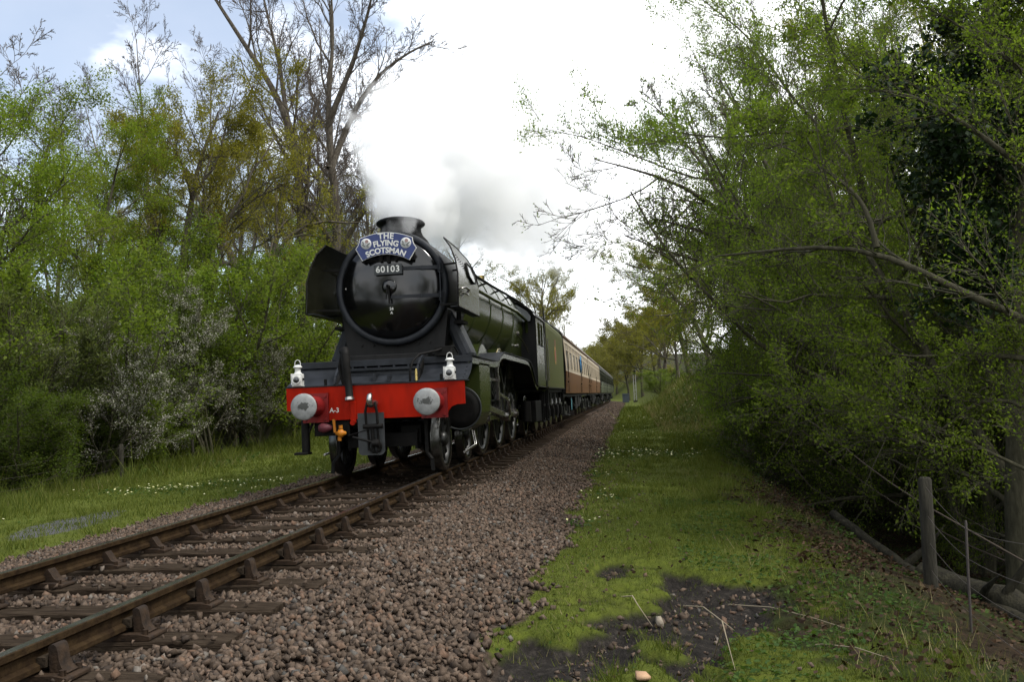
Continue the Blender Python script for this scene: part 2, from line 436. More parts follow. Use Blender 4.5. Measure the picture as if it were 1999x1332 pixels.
# ------------------------------------------------------------------ ballast stones
m_stone = bpy.data.materials.new('ballast_stone'); m_stone.use_nodes = True
n = m_stone.node_tree.nodes; l = m_stone.node_tree.links.new; pb = n['Principled BSDF']; pb.inputs['Roughness'].default_value = 0.9; pb.inputs['Specular IOR Level'].default_value = 0.12
g = n.new('ShaderNodeNewGeometry'); tcn = n.new('ShaderNodeTexCoord')
c = gramp(g.outputs['Random Per Island'], [(0.0, (0.068, 0.053, 0.043)), (0.22, (0.118, 0.087, 0.065)), (0.5, (0.165, 0.121, 0.091)), (0.76, (0.215, 0.160, 0.122)), (0.89, (0.23, 0.145, 0.10)), (0.95, (0.28, 0.245, 0.21)), (1.0, (0.095, 0.095, 0.092))])
d_ = gramp(gnoise(45, 4), [(0.3, (0.55, 0.52, 0.48)), (0.65, (1, 1, 1))])
mm = n.new('ShaderNodeMix'); mm.data_type = 'RGBA'; mm.blend_type = 'MULTIPLY'; mm.inputs[0].default_value = 1; l(c, mm.inputs[6]); l(d_, mm.inputs[7]); l(mm.outputs[2], pb.inputs['Base Color'])
def sc(nn, x0, x1, y0, y1, keep, smin, smax, base, lift):
    x = rng.uniform(x0, x1, nn); y = rng.uniform(y0, y1, nn)
    k = rng.rand(nn) < keep(x, y); x, y = x[k], y[k]
    s = (smin+(smax-smin)*rng.rand(len(x))**1.6)*0.80
    z = H(x, y)+lift(x, y)+s*0.1
    return stones(np.stack([x, y, z], -1), s, base, rng)
def keep_b(x, y):
    w = vnoise(x, y, 0.9, 11)-0.5; w2 = vnoise(x, y, 3.0, 12)-0.5
    k = bal_mask(x, y, w, w2)**1.5
    return np.where(on_sleeper(x, y), np.where(np.abs(x) > 1.0, 0.09, 0.055)*(0.4+1.4*vnoise(x, y, 1.1, 19)), k)
def lift_b(x, y):
    z = np.where(np.abs(x) < 0.95, -0.018, np.where(np.abs(x) < 1.5, -0.006, 0.004))
    return np.where(on_sleeper(x, y), 0.045, z)+rng.rand(len(x))*0.03
def block():
    v = np.array([(x, y, z) for z in (-1, 1) for y in (-1, 1) for x in (-1, 1)], float)*0.72
    return v, np.array([(0,2,3),(0,3,1),(4,5,7),(4,7,6),(0,1,5),(0,5,4),(2,6,7),(2,7,3),(0,4,6),(0,6,2),(1,3,7),(1,7,5)])
I, O, B = ico(), octa(), block()
parts = [sc(35000, -1.75, 3.3, -13.6, -6.2, keep_b, 0.020, 0.040, B, lift_b),
         sc(6500, -3.4, -1.75, -10.5, -3.0, keep_b, 0.022, 0.042, O, lift_b),
         sc(15500, 1.3, 3.3, -6.2, 6.0, keep_b, 0.024, 0.045, O, lift_b),
         sc(7500, -1.4, 1.4, -6.2, -0.8, keep_b, 0.024, 0.045, O, lift_b),
         sc(6500, -3.4, -1.2, -3.0, 10.0, keep_b, 0.026, 0.05, O, lift_b),
         sc(9000, 1.3, 3.3, 6.0, 34.0, keep_b, 0.03, 0.06, O, lift_b),
         sc(5500, 1.2, 3.3, 34.0, 112.0, keep_b, 0.05, 0.11, O, lift_b)]
v, f = merge(parts)
me = mesh_np('ballast', v, [f], [m_stone])
tag(obj('ballast', me), 'pinkish brown crushed stone ballast round the sleepers', kind='stuff')
# ------------------------------------------------------------------ track
m_rail_side = mat('rusty_rail', (0.021, 0.013, 0.0075), 0.9, 0, (0.044, 0.028, 0.014), 14, 0.35, 60, spec=0.03)
m_rail_top = mat('polished_rail', (0.20, 0.185, 0.17), 0.24, 0.9, (0.08, 0.066, 0.054), 5)
m_sleeper = mat('creosoted_timber', (0.021, 0.0145, 0.010), 0.95, 0, (0.070, 0.052, 0.037), 5, 0.9, 26, stretch=(0.7, 7, 7), spec=0.03)
m_chair = mat('cast_iron_chair', (0.018, 0.013, 0.010), 0.75, 0, (0.046, 0.029, 0.018), 18, 0.3, 70, spec=0.1)
m_key = mat('oak_key', (0.03, 0.023, 0.017), 0.9, 0, (0.055, 0.042, 0.03), 20, 0.4, 60, spec=0.03)  # oak keys, colour darkened to stand for the shadow in the chair recess
track = empty('railway_track', (0, 0, 0))
tag(track, 'single line of bullhead rails on dark timber sleepers running under the train', 'railway track')
prof = [(-.035, -.004), (-.027, 0), (.027, 0), (.035, -.004), (.035, -.034), (.0095, -.052), (.0095, -.100), (.033, -.114), (.033, -.138), (.024, -.145), (-.024, -.145), (-.033, -.138), (-.033, -.114), (-.0095, -.100), (-.0095, -.052), (-.035, -.034)]
ys = list(np.arange(-24, 116, 10.0)) + list(np.arange(118, 200, 6.0))
for sx in (-1, 1):
    rows = []
    for y in ys:
        x0 = float(xc(y)); rows.append([(x0+sx*.7525+a, y, b) for a, b in prof])
    v = [p for r in rows for p in r]; k = len(prof); fs = []; mi = []
    for i in range(len(ys)-1):
        for j in range(k):
            fs.append((i*k+j, i*k+(j+1) % k, (i+1)*k+(j+1) % k, (i+1)*k+j)); mi.append(1 if j == 1 else 0)
    fs.append(tuple(range(k))[::-1]); mi.append(0)
    me = bpy.data.meshes.new('rail'); me.from_pydata(v, [], fs); me.materials.append(m_rail_side); me.materials.append(m_rail_top)
    me.polygons.foreach_set('material_index', mi); me.update()
    obj('rail', me, track)
# sleepers, each with two cast chairs; four worn variants share mesh data
slp = []
for k in range(4):
    r = random.Random(k); b = MB()
    nseg = 9; rows = []
    for i in range(nseg+1):
        x = -1.36+2.72*i/nseg
        w = 0.127+r.uniform(-.006, .004) - (0.006 if i in (0, nseg) else 0); t = r.uniform(-.008, .004)-(0.012 if i in (0, nseg) else 0)
        rows.append([(x, -w, -.14), (x, -w-.001, t-.012), (x, -w+.014, t), (x, 0+r.uniform(-.03, .03), t+r.uniform(-.004, .003)), (x, w-.014, t+r.uniform(-.003, .002)), (x, w, t-.012), (x, w, -.14)])
    b.sheet(rows, smooth=False); m = len(rows[0])
    b.add(rows[0], [tuple(range(m))]); b.add(rows[-1], [tuple(range(m))[::-1]])
    o = b.build('sleeper', m_sleeper); slp.append(o.data); bpy.data.objects.remove(o)
def chair_mesh():
    b = MB()
    # base plate, with the outer jaw tall (key side) and the inner jaw sloping
    b.prism([(-.19, 0), (.19, 0), (.19, .022), (.12, .035), (-.12, .035), (-.19, .022)], -.1, .1, 'y')
    b.prism([(.085, .03), (.165, .035), (.150, .042), (.130, .06), (.118, .09), (.112, .13), (.106, .155), (.094, .168), (.072, .168), (.064, .155), (.07, .04)], -.046, .046, 'y', True); b.sm[-2:] = [False, False]
    b.prism([(-.15, .033), (-.03, .035), (-.022, .06), (-.016, .085), (-.036, .128), (-.05, .132), (-.07, .105), (-.1, .06)], -.045, .045, 'y')
    for px, py in ((.15, .065), (.15, -.065), (-.155, .065), (-.155, -.065)):
        b.cyl((px, py, .02), (px, py, .055), .017, 8)
    o = b.build('chair', m_chair, bevel=.009); bpy.context.view_layer.update()
    me = bpy.data.meshes.new_from_object(o.evaluated_get(bpy.context.evaluated_depsgraph_get())); old = o.data; bpy.data.objects.remove(o); bpy.data.meshes.remove(old); me.name = 'chair'; return me
cm = chair_mesh()
b = MB(); b.box((.014, -.062, .066), (.060, .066, .112)); o = b.build('key', m_key); km = o.data; bpy.data.objects.remove(o)
i0 = int(round((-18-SLEEPER_Y0)/SLEEPER_PITCH))
for k in range(i0, i0+82):
    y = SLEEPER_Y0+k*SLEEPER_PITCH
    if y > 40: break
    r = random.Random(k)
    s = obj('sleeper', slp[k % 4], track, (r.uniform(-.03, .03), y+r.uniform(-.012, .012), -.193)); s.rotation_euler = (0, 0, r.uniform(-.012, .012) + (PI if k % 3 == 0 else 0))
    if y > 24: continue
    for sx in (-1, 1):
        c = obj('chair', cm, track, (sx*.7525, y, -.190))
        if sx < 0: c.rotation_euler = (0, 0, PI)
        if y < 6: obj('key', km, c)
# ------------------------------------------------------------------ locomotive
m_black = mat('black_paint', (0.005, 0.0053, 0.0058), 0.5, 0, (0.0135, 0.013, 0.0125), 3, 0.08, 30, spec=0.16, stretch=(3, 3, .7), detail=8)
m_soot = mat('sooty_chimney', (0.004, 0.0042, 0.0045), 0.6, 0, (0.008, 0.008, 0.008), 9, 0.1, 30, spec=0.05)
m_gloss = mat('gloss_black', (0.002, 0.0022, 0.0025), 0.13, 0, (0.003, 0.0032, 0.0035), 3, 0.03, 5, spec=0.5)
m_grey = mat('worn_dark_grey', (0.012, 0.014, 0.017), 0.5, 0, (0.024, 0.027, 0.033), 5, 0.08, 30, spec=0.18)
m_frame = mat('sooty_black', (0.004, 0.004, 0.0038), 0.65, 0, (0.010, 0.009, 0.008), 12, 0.15, 40, spec=0.12)
m_green = mat('brunswick_green', (0.027, 0.038, 0.008), 0.24, 0, (0.036, 0.047, 0.011), 2.5, 0.02, 5, spec=0.35)
m_green2 = mat('tender_green', (0.062, 0.074, 0.012), 0.55, 0, (0.084, 0.090, 0.018), 3.5, 0.05, 20, stretch=(3, 3, 0.4), spec=0.08)
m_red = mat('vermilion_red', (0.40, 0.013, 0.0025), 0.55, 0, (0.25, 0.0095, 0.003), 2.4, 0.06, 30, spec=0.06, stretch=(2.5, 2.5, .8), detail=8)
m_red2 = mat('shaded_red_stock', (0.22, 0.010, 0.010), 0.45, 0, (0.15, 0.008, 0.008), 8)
m_steel = mat('bright_steel', (0.42, 0.41, 0.39), 0.25, 0.95, (0.25, 0.23, 0.21), 12, 0.1, 40)
m_tyre = mat('steel_tyre', (0.10, 0.10, 0.095), 0.22, 0.9, (0.035, 0.033, 0.03), 9)
m_spoke = mat('wheel_black', (0.007, 0.0075, 0.007), 0.4, 0, (0.013, 0.013, 0.012), 9, spec=0.35)
m_white = mat('white_enamel', (0.72, 0.72, 0.69), 0.4, 0, (0.62, 0.62, 0.59), 10)
m_letter = mat('cream_lettering', (0.70, 0.70, 0.66), 0.5)
m_brass = mat('polished_brass', (0.55, 0.42, 0.16), 0.22, 1.0)
m_glass = mat('dark_glass', (0.02, 0.022, 0.024), 0.05, 0, spec=0.9)
m_cabglass = mat('cab_window_glass', (0.16, 0.18, 0.19), 0.12, 0, spec=0.9)  # lighter base colour stands in for the reflection in the panes
m_orange = mat('orange_valve', (0.42, 0.15, 0.010), 0.45, 0, (0.5, 0.17, 0.01), 30)
m_maroon = mat('dull_maroon', (0.13, 0.03, 0.04), 0.5)
m_blue = mat('headboard_blue', (0.030, 0.045, 0.145), 0.4, 0, (0.036, 0.055, 0.165), 9)
m_plate = mat('plate_grey', (0.032, 0.036, 0.038), 0.5, 0, (0.046, 0.05, 0.053), 8, spec=0.3)
# buffer face: silver grey with a smear of black grease at the middle and a faint painted cross
m_buff = bpy.data.materials.new('buffer_face'); m_buff.use_nodes = True
n = m_buff.node_tree.nodes; l = m_buff.node_tree.links.new; pb = n['Principled BSDF']; pb.inputs['Roughness'].default_value = 0.5; pb.inputs['Metallic'].default_value = 0.1
tcn = n.new('ShaderNodeTexCoord'); sx_ = n.new('ShaderNodeSeparateXYZ'); l(tcn.outputs['Object'], sx_.inputs[0])
def mth(op, a, b=None, c=None):
    q = n.new('ShaderNodeMath'); q.operation = op
    for k, w in enumerate((a, b, c)):
        if w is None: continue
        if isinstance(w, (int, float)): q.inputs[k].default_value = w
        else: l(w, q.inputs[k])
    return q.outputs[0]
ex = mth('MULTIPLY', sx_.outputs[0], 6.6); ez = mth('MULTIPLY', mth('ADD', sx_.outputs[2], -0.01), 15.0)
rr = mth('SQRT', mth('ADD', mth('MULTIPLY', ex, ex), mth('MULTIPLY', ez, ez)))
oi_ = n.new('ShaderNodeObjectInfo'); vo = n.new('ShaderNodeVectorMath'); vo.operation = 'ADD'; cb = n.new('ShaderNodeCombineXYZ'); l(mth('MULTIPLY', oi_.outputs['Random'], 37.0), cb.inputs[0]); l(mth('MULTIPLY', oi_.outputs['Random'], 11.0), cb.inputs[2])
l(tcn.outputs['Object'], vo.inputs[0]); l(cb.outputs[0], vo.inputs[1]); gz = n.new('ShaderNodeTexNoise'); gz.inputs['Scale'].default_value = 17; gz.inputs['Detail'].default_value = 6; gz.inputs['Roughness'].default_value = 0.7; l(vo.outputs[0], gz.inputs['Vector'])
gr = mth('MULTIPLY_ADD', gz.outputs['Fac'], 2.4, rr)
gfac = n.new('ShaderNodeMapRange'); gfac.inputs[1].default_value = 1.78; gfac.inputs[2].default_value = 1.95; l(gr, gfac.inputs[0])
base_c = gramp(gnoise(14, 6), [(0.3, (0.20, 0.205, 0.20)), (0.7, (0.33, 0.335, 0.33))])
quad = mth('GREATER_THAN', mth('MULTIPLY', sx_.outputs[0], sx_.outputs[2]), 0.0)
quad = mth('MULTIPLY', quad, 0.14)
dk = n.new('ShaderNodeMix'); dk.data_type = 'RGBA'; l(quad, dk.inputs[0]); l(base_c, dk.inputs[6]); dk.inputs[7].default_value = (0.13, 0.135, 0.13, 1)
fm = n.new('ShaderNodeMix'); fm.data_type = 'RGBA'; l(gfac.outputs[0], fm.inputs[0]); fm.inputs[6].default_value = (0.035, 0.036, 0.033, 1); l(dk.outputs[2], fm.inputs[7]); l(fm.outputs[2], pb.inputs['Base Color'])

loco = empty('steam_locomotive', (0, 0, 0))
tag(loco, 'large green and black steam locomotive with red buffer beam heading towards the camera', 'steam locomotive')
BY = -4.46      # buffer beam face
CZ = 2.86       # boiler centre
# frames
b = MB()
for s in (-1, 1):
    b.prism([(-4.4, .86), (-4.4, 1.31), (-3.9, 1.72), (-2.0, 1.72), (6.0, 1.6), (8.6, 1.25), (8.6, .75), (5.8, .7), (-1.3, .75), (-2.0, .95), (-3.6, .95), (-3.95, .8)], s*.60-.02, s*.60+.02, 'x')
for y in (-3.2, -1.2, 1.1, 3.3, 5.6): b.box((-.6, y, .78), (.6, y+.05, 1.6))
b.box((-.6, -4.3, .98), (.6, -3.2, 1.0))
b.build('frame', m_frame, loco)
# buffer beam
R_ = [(1.31, 1.33), (1.31, 1.005), (1.19, 1.0), (1.12, .975), (1.07, .92), (1.04, .845)]
poly = [(-x, z) for x, z in R_] + [(x, z) for x, z in R_[::-1]]
b = MB(); b.prism(poly, BY, BY+.03, 'y'); b.build('buffer_beam', m_red, loco, 0.004)
b = MB(); b.box((-1.33, BY-.015, 1.333), (1.33, BY+.3, 1.35)); b.build('front_platform', m_grey, loco, 0.003)
# buffers
for s in (-1, 1):
    b = MB(); b.prism([(s*.87-.19, 1.03-.21), (s*.87+.19, 1.03-.21), (s*.87+.19, 1.03+.21), (s*.87-.19, 1.03+.21)], BY-.035, BY-.002, 'y')
    for a in (-1, 1):
        for c in (-1, 1): b.cyl((s*.87+a*.15, BY-.06, 1.03+c*.165), (s*.87+a*.15, BY-.03, 1.03+c*.165), .02, 6)
    b.lathe([(.15, -.035), (.135, -.10), (.125, -.28), (.135, -.29), (.135, -.31)], (s*.87, BY, 1.055), 'y', 28)
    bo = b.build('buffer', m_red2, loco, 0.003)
    b = MB(); b.lathe([(.0001, -.560), (.08, -.557), (.14, -.549), (.176, -.536), (.186, -.527), (.186, -.512), (.10, -.50), (.06, -.48), (.058, -.30)], (0, 0, 0), 'y', 40)
    b.build('buffer_head', m_buff, bo, loc=(s*.87, BY, 1.055))
# side aprons (curved plates from running plate down to the beam) and upper front platform
for s in (-1, 1):
    rows = []
    for i in range(13):
        t = i/12; a = t*PI/2
        y = -3.86-0.45*math.sin(a)*1.0; z = 1.69-.34*(1-math.cos(a))
        y = -3.86-.5*t**1.0*(.35+.65*t); z = 1.69-.34*(t**.75)
        rows.append([(s*.62, y, z), (s*1.34, y, z)])
    b = MB(); b.sheet(rows, th=(0, .012, .012))
    for kz in range(5):
        t = .15+kz*.19; b.cyl((s*1.27, -3.86-.5*t*(.35+.65*t)-.012, 1.69-.34*t**.75), (s*1.27, -3.86-.5*t*(.35+.65*t)+.02, 1.69-.34*t**.75), .013, 8)
    b.build('front_apron', m_grey, loco)
    # curved edge strip on the inner side
    b = MB(); pts = [(s*.60, -4.42, 1.35), (s*.60, -4.36, 1.46), (s*.60, -4.22, 1.58), (s*.60, -4.05, 1.68), (s*.60, -3.85, 1.74)]
    for p, q in zip(pts[:-1], pts[1:]): b.bar(p, q, .03, .05)
    b.build('apron_edge', m_grey, loco)
# sloping plates between the frames above the beam
b = MB()
b.sheet([[(-.6, -4.33, 1.36), (.6, -4.33, 1.36)], [(-.6, -4.12, 1.47), (.6, -4.12, 1.47)], [(-.6, -4.10, 1.55), (.6, -4.10, 1.55)], [(-.6, -3.6, 1.64), (.6, -3.6, 1.64)]], th=(0, .01, .01), smooth=False)
b.box((-.6, -4.15, 1.545), (.6, -4.09, 1.575))
for x in (-.45, -.25, -.05, .18, .4): b.cyl((x, -4.0, 1.585), (x, -4.0, 1.615), .018, 8)
b.box((-.06, -4.32, 1.36), (-.02, -4.15, 1.50)); b.box((.16, -4.34, 1.36), (.2, -4.18, 1.45))
b.build('front_casing', m_grey, loco)
b = MB(); b.box((-.62, -3.63, 1.66), (.62, -3.0, 1.80)); b.build('saddle_step', m_black, loco, .01)
# smokebox saddle
b = MB()
b.prism([(-.76, 1.74), (-.80, 2.05), (-.86, 2.5), (-.72, 2.62), (.72, 2.62), (.86, 2.5), (.80, 2.05), (.76, 1.74)], -3.12, -1.75, 'y')
for x in np.linspace(-.55, .55, 7): b.cyl((x, -3.15, 1.96+.05*abs(x)), (x, -3.1, 1.96+.05*abs(x)), .022, 6)
b.build('smokebox_saddle', m_black, loco, .01)
# steam pipe covers from smokebox to cylinders
for s in (-1, 1):
    b = MB(); b.bar((s*.74, -2.55, 2.52), (s*1.08, -2.55, 1.72), .62, .20); b.build('steam_pipe_cover', m_grey, loco, .06)
# smokebox
b = MB(); b.lathe([(.90, -3.2), (.905, -3.16), (.905, -1.55)], (0, 0, CZ), 'y', 72); b.build('smokebox', m_black, loco)
b = MB(); b.lathe([(.80, -3.215), (.805, -3.245), (.825, -3.262), (.872, -3.262), (.90, -3.245), (.908, -3.2)], (0, 0, CZ), 'y', 80); b.build('smokebox_ring', m_grey, loco)
door = MB(); prof = [(.0001, -3.40)]+[(.80*math.sin(a), -3.40+.15*(1-math.cos(a))/(1-math.cos(1.2))) for a in [0.1*k for k in range(1, 13)]]
prof = [(r/ (.80*math.sin(1.2))*.80, h) for r, h in prof]
door.lathe(prof+[(.80, -3.215)], (0, 0, CZ), 'y', 80); do = door.build('smokebox_door', m_gloss, loco)
b = MB()
for z in (CZ+.28, CZ-.16):
    b.bar((.18 if z > CZ else .02, -3.395, z), (.50, -3.365, z), .018, .05); b.bar((.50, -3.365, z), (.83, -3.27, z), .022, .06)
    b.cyl((.79, -3.31, z-.05), (.79, -3.31, z+.05), .03, 12)
b.cyl((.79, -3.31, CZ-.34), (.79, -3.31, CZ+.36), .013, 10)
b.box((.755, -3.30, CZ-.24), (.83, -3.25, CZ-.1)); b.box((.755, -3.30, CZ+.2), (.83, -3.25, CZ+.34))
b.build('door_hinge', m_grey, do)
b = MB(); b.lathe([(.0001, -3.425), (.04, -3.418), (.08, -3.41), (.118, -3.403), (.122, -3.37)], (0, 0, CZ), 'y', 32); b.build('door_boss', m_gloss, do)
b = MB(); b.cyl((0, -3.43, CZ), (0, -3.52, CZ), .025, 12); b.bar((0, -3.47, CZ+.02), (.012, -3.47, CZ-.27), .022, .025); b.bar((0, -3.51, CZ+.02), (-.03, -3.51, CZ-.2), .016, .02)
b.build('door_handle', m_frame, do)
b = MB(); b.bar((-.42, -3.37, CZ+.42), (.42, -3.37, CZ+.42), .025, .03); b.bar((-.4, -3.40, CZ+.52), (.4, -3.40, CZ+.52), .02, .025)
for x in (-.4, -.12, .12, .4): b.box((x-.02, -3.42, CZ+.40), (x+.02, -3.34, CZ+.55))
b.box((-.025, -3.42, CZ+.38), (.025, -3.38, CZ+.62))
b.build('lamp_bracket', m_frame, do)
b = MB()
for x in (-.72, ): b.cyl((x, -3.29, CZ+.02), (x, -3.26, CZ+.02), .018, 8)
b.build('door_stud', m_steel, do)
def flat_text(name, body, size, origin, xdir, zdir, m, parent, arc=None, offset=0.0, spacing=1.0):
    """lettering lying in the plane xdir/zdir; arc = radius of a baseline circle (centre below)"""
    V, F = text_mesh(body, size, 0.0, offset, spacing)
    xd, zd = Vector(xdir), Vector(zdir); nd = xd.cross(zd); out = []
    for x, y, z in V:
        if arc:
            a = x/arc; x, y = (arc+y)*math.sin(a), (arc+y)*math.cos(a)-arc
        out.append(Vector(origin)+xd*x+zd*y+nd*z)
    me = bpy.data.meshes.new(name); me.from_pydata([tuple(p) for p in out], [], F); me.materials.append(m); me.update()
    return obj(name, me, parent)
b = MB(); b.prism([(-.222, CZ+.19), (.222, CZ+.19), (.222, CZ+.345), (-.222, CZ+.345)], -3.455, -3.42, 'y'); npl = b.build('number_plate', m_plate, loco, .008)
b = MB(); b.bar((-.16, -3.43, CZ+.27), (-.16, -3.36, CZ+.27), .03, .03); b.bar((.16, -3.43, CZ+.27), (.16, -3.36, CZ+.27), .03, .03); b.build('bracket', m_frame, npl)
flat_text('lettering', '60103', .140, (0, -3.4585, CZ+.268), (1, 0, 0), (0, 0, 1), m_letter, npl, offset=.003, spacing=1.12)
flat_text('shed_code', '34', .062, (0.02, -3.392, CZ-.345), (1, 0, 0), (0, -.13, .99), m_letter, do, offset=.002)
flat_text('shed_code', 'A', .055, (0.02, -3.388, CZ-.405), (1, 0, 0), (0, -.13, .99), m_letter, do, offset=.002)
flat_text('beam_lettering', 'A-3', .095, (-.60, BY-.004, .985), (1, 0, 0), (0, 0, 1), m_letter, loco, offset=.002)
# chimney
b = MB(); pr = [(.52, .70), (.43, .86), (.365, .93), (.335, 1.0), (.328, 1.07), (.345, 1.095), (.375, 1.115), (.395, 1.135), (.395, 1.155), (.375, 1.18), (.33, 1.20), (.28, 1.20), (.25, 1.0)]
b.lathe(pr, (0, -2.5, CZ), 'z', 48)
v = [(x, (y+2.5)*1.25-2.5, z) for x, y, z in b.v]; b.v = v
b.build('chimney', m_soot, loco)
# boiler, firebox
b = MB(); b.lathe([(.885, -1.55), (.885, -1.5), (.895, -.4), (.985, 4.1), (.99, 4.3)], (0, 0, CZ), 'y', 72); bl = b.build('boiler', m_green, loco)
for y, r in ((-1.53, .892), (-.45, .899), (1.1, .928), (2.7, .96), (4.25, .994)):
    b = MB(); b.lathe([(r, y-.03), (r+.009, y-.028), (r+.009, y+.028), (r, y+.03)], (0, 0, CZ), 'y', 72); b.build('boiler_band', m_green, bl)
def fb(w, r):   # firebox section
    p = [(-w, 1.55), (-w*1.0, 2.1)]
    p = [(-.80, 1.5), (-.90, 2.2)] + [(r*math.cos(a), CZ+r*math.sin(a)) for a in np.linspace(PI*1.03, -PI*.03, 25)] + [(.90, 2.2), (.80, 1.5)]
    return p
b = MB(); b.prism(fb(.9, .995), 4.3, 6.35, 'y', True); b.build('firebox', m_green, loco)
b = MB(); b.lathe([(.36, 0), (.34, .04), (.30, .10), (.2, .16), (.0001, .19)], (0, 2.0, CZ+.93), 'z', 32); b.build('steam_dome', m_green, loco)
b = MB()
for x in (-.18, .18): b.cyl((x, 4.9, CZ+.97), (x, 4.9, CZ+1.2), .07, 16)
b.build('safety_valve', m_brass, loco)
# handrails and pipe runs along the boiler
for s in (-1, 1):
    b = MB(); b.tube([(s*.93, -1.2, 3.30), (s*.955, 1.0, 3.33), (s*1.03, 4.3, 3.38), (s*1.05, 5.9, 3.40)], .028, 8)
    for y, x in ((-1.0, .93), (.6, .945), (2.2, .98), (3.8, 1.02), (5.2, 1.045)): b.cyl((s*(x-.16), y, 3.28+.016*y), (s*(x+.01), y, 3.32+.016*y), .02, 8)
    b.build('handrail', m_frame, loco)
    b = MB(); b.tube([(s*.985, -1.6, 3.02), (s*1.0, 1.0, 3.05), (s*1.07, 4.3, 3.08), (s*1.08, 6.2, 3.02), (s*1.08, 6.25, 2.7)], .04, 10); b.build('ejector_pipe', m_green, loco)
    b = MB(); b.tube([(s*.97, 5.2, 2.6), (s*1.04, 5.6, 2.45), (s*1.1, 6.3, 2.2), (s*1.12, 6.35, 1.8)], .018, 6)
    b.cyl((s*.93, 5.1, 2.62), (s*1.02, 5.1, 2.62), .045, 10); b.cyl((s*.93, 4.8, 2.3), (s*1.02, 4.8, 2.3), .035, 10)
    b.build('boiler_fitting', m_steel, loco)
# smoke deflectors
dp = [(1.17, 2.45), (1.17, 2.95), (1.125, 3.18), (1.045, 3.38), (.93, 3.54)]
yf = [-3.93, -3.85, -3.78, -3.72, -3.62]; yr = [-1.95, -1.92, -1.95, -2.15, -2.55]
m_defl = mat('deflector_black', (0.008, 0.0085, 0.005), 0.2, 0, (0.018, 0.018, 0.010), 7, 0.06, 10, spec=0.35)
for s in (-1, 1):
    rows = []
    for (x, z), a, c in zip(dp, yf, yr): rows.append([(s*x, a+(c-a)*t, z) for t in np.linspace(0, 1, 7)])
    b = MB(); b.sheet(rows, th=(-s*.012, 0, 0))
    dfo = b.build('smoke_deflector', m_defl, loco)
    b = MB(); b.tube([rows[0][-1], rows[0][0]] + [r[0] for r in rows[1:]] + [rows[-1][-1]] + [r[-1] for r in rows[-2:0:-1]], .011, 6); b.build('edge_bead', m_frame, dfo)
    b = MB(); b.prism([(-3.9, 2.445), (-1.97, 2.445), (-1.97, 2.46), (-3.9, 2.46)], min(s*1.165, s*1.05), max(s*1.165, s*1.05), 'x'); b.build('bottom_flange', m_grey, dfo)
    def onp(t, z):
        zs = [q[1] for q in dp]; x = np.interp(z, zs, [q[0] for q in dp]); a = np.interp(z, zs, yf); c = np.interp(z, zs, yr)
        return (s*(x+.014), a+(c-a)*t, z)
    b = MB(); lp = [onp(.50, 3.02), onp(.48, 3.16), onp(.56, 3.24), onp(.76, 3.22), onp(.86, 3.10), onp(.82, 2.98), onp(.66, 2.94), onp(.50, 3.02)]
    b.tube(lp, .022, 6); b.build('hand_grip', m_frame, dfo)
    b = MB(); b.add([Vector(p)+Vector((s*.004, 0, 0)) for p in lp[:-1]], [tuple(range(7)) if s > 0 else tuple(range(7))[::-1]]); b.build('hand_hole_reflection', mat('pale_reflection_panel', (0.5, 0.51, 0.52), 0.25, 0.9) if s == -1 else bpy.data.materials['pale_reflection_panel'], dfo)  # pale panel over the hand hole, reflected sky put into its colour
    b = MB(); b.tube([onp(.12, 2.74), Vector(onp(.14, 2.76))+Vector((s*.05, 0, 0)), Vector(onp(.32, 2.76))+Vector((s*.05, 0, 0)), onp(.34, 2.72)], .016, 6)
    b.tube([onp(.12, 2.68), Vector(onp(.14, 2.67))+Vector((s*.04, 0, 0)), Vector(onp(.30, 2.67))+Vector((s*.04, 0, 0)), onp(.34, 2.72)], .014, 6); b.build('grab_handle', m_steel, dfo)
    b = MB()
    for t, z in ((.25, 2.55), (.75, 2.55), (.3, 3.2), (.7, 3.2)):
        p = Vector(onp(t, z)); b.bar(p-Vector((s*.03, 0, 0)), (s*.80, p.y, z-.02), .02, .03)
    b.build('stay', m_frame, dfo)
    b = MB()
    for k in range(9):
        p = Vector(onp(.08+.05*k, 3.26-.022*k)); b.cyl(p-Vector((s*.01, 0, 0)), p+Vector((s*.008, 0, 0)), .009, 6)
    b.build('rivet', m_frame, dfo)
    b = MB(); b.bar((s*.98, -2.9, 2.30), (s*.98, -2.5, 2.30), .16, .05); b.cyl((s*.95, -2.7, 2.32), (s*.95, -2.7, 2.48), .04, 10); b.build('lubricator_bracket', m_frame, loco)
# running plate
rp_ = [(-3.9, 1.70), (-1.25, 1.70), (-.95, 1.72), (-.65, 1.80), (-.35, 1.88), (-.05, 1.905), (4.1, 1.905), (4.5, 1.87), (4.9, 1.76), (5.3, 1.58), (5.7, 1.41), (6.2, 1.31), (8.5, 1.30)]
for s in (-1, 1):
    b = MB(); b.sheet([[(s*.62, y, z), (s*1.335, y, z)] for y, z in rp_], th=(0, 0, .018), smooth=False); b.build('running_plate', m_grey, loco)
    b = MB(); b.sheet([[(s*1.30, y, z), (s*1.30, y, z-(.10 if y < 4.2 else .09))] for y, z in rp_], th=(-s*.015, 0, 0), smooth=False); b.build('valance', m_green, loco)
b = MB(); b.box((-1.335, -3.92, 1.62), (1.335, -3.885, 1.715)); b.build('platform_angle', m_grey, loco, .004)
b = MB(); b.box((-1.335, -3.9, 1.702), (1.335, -3.1, 1.715)); b.build('upper_platform', m_black, loco)
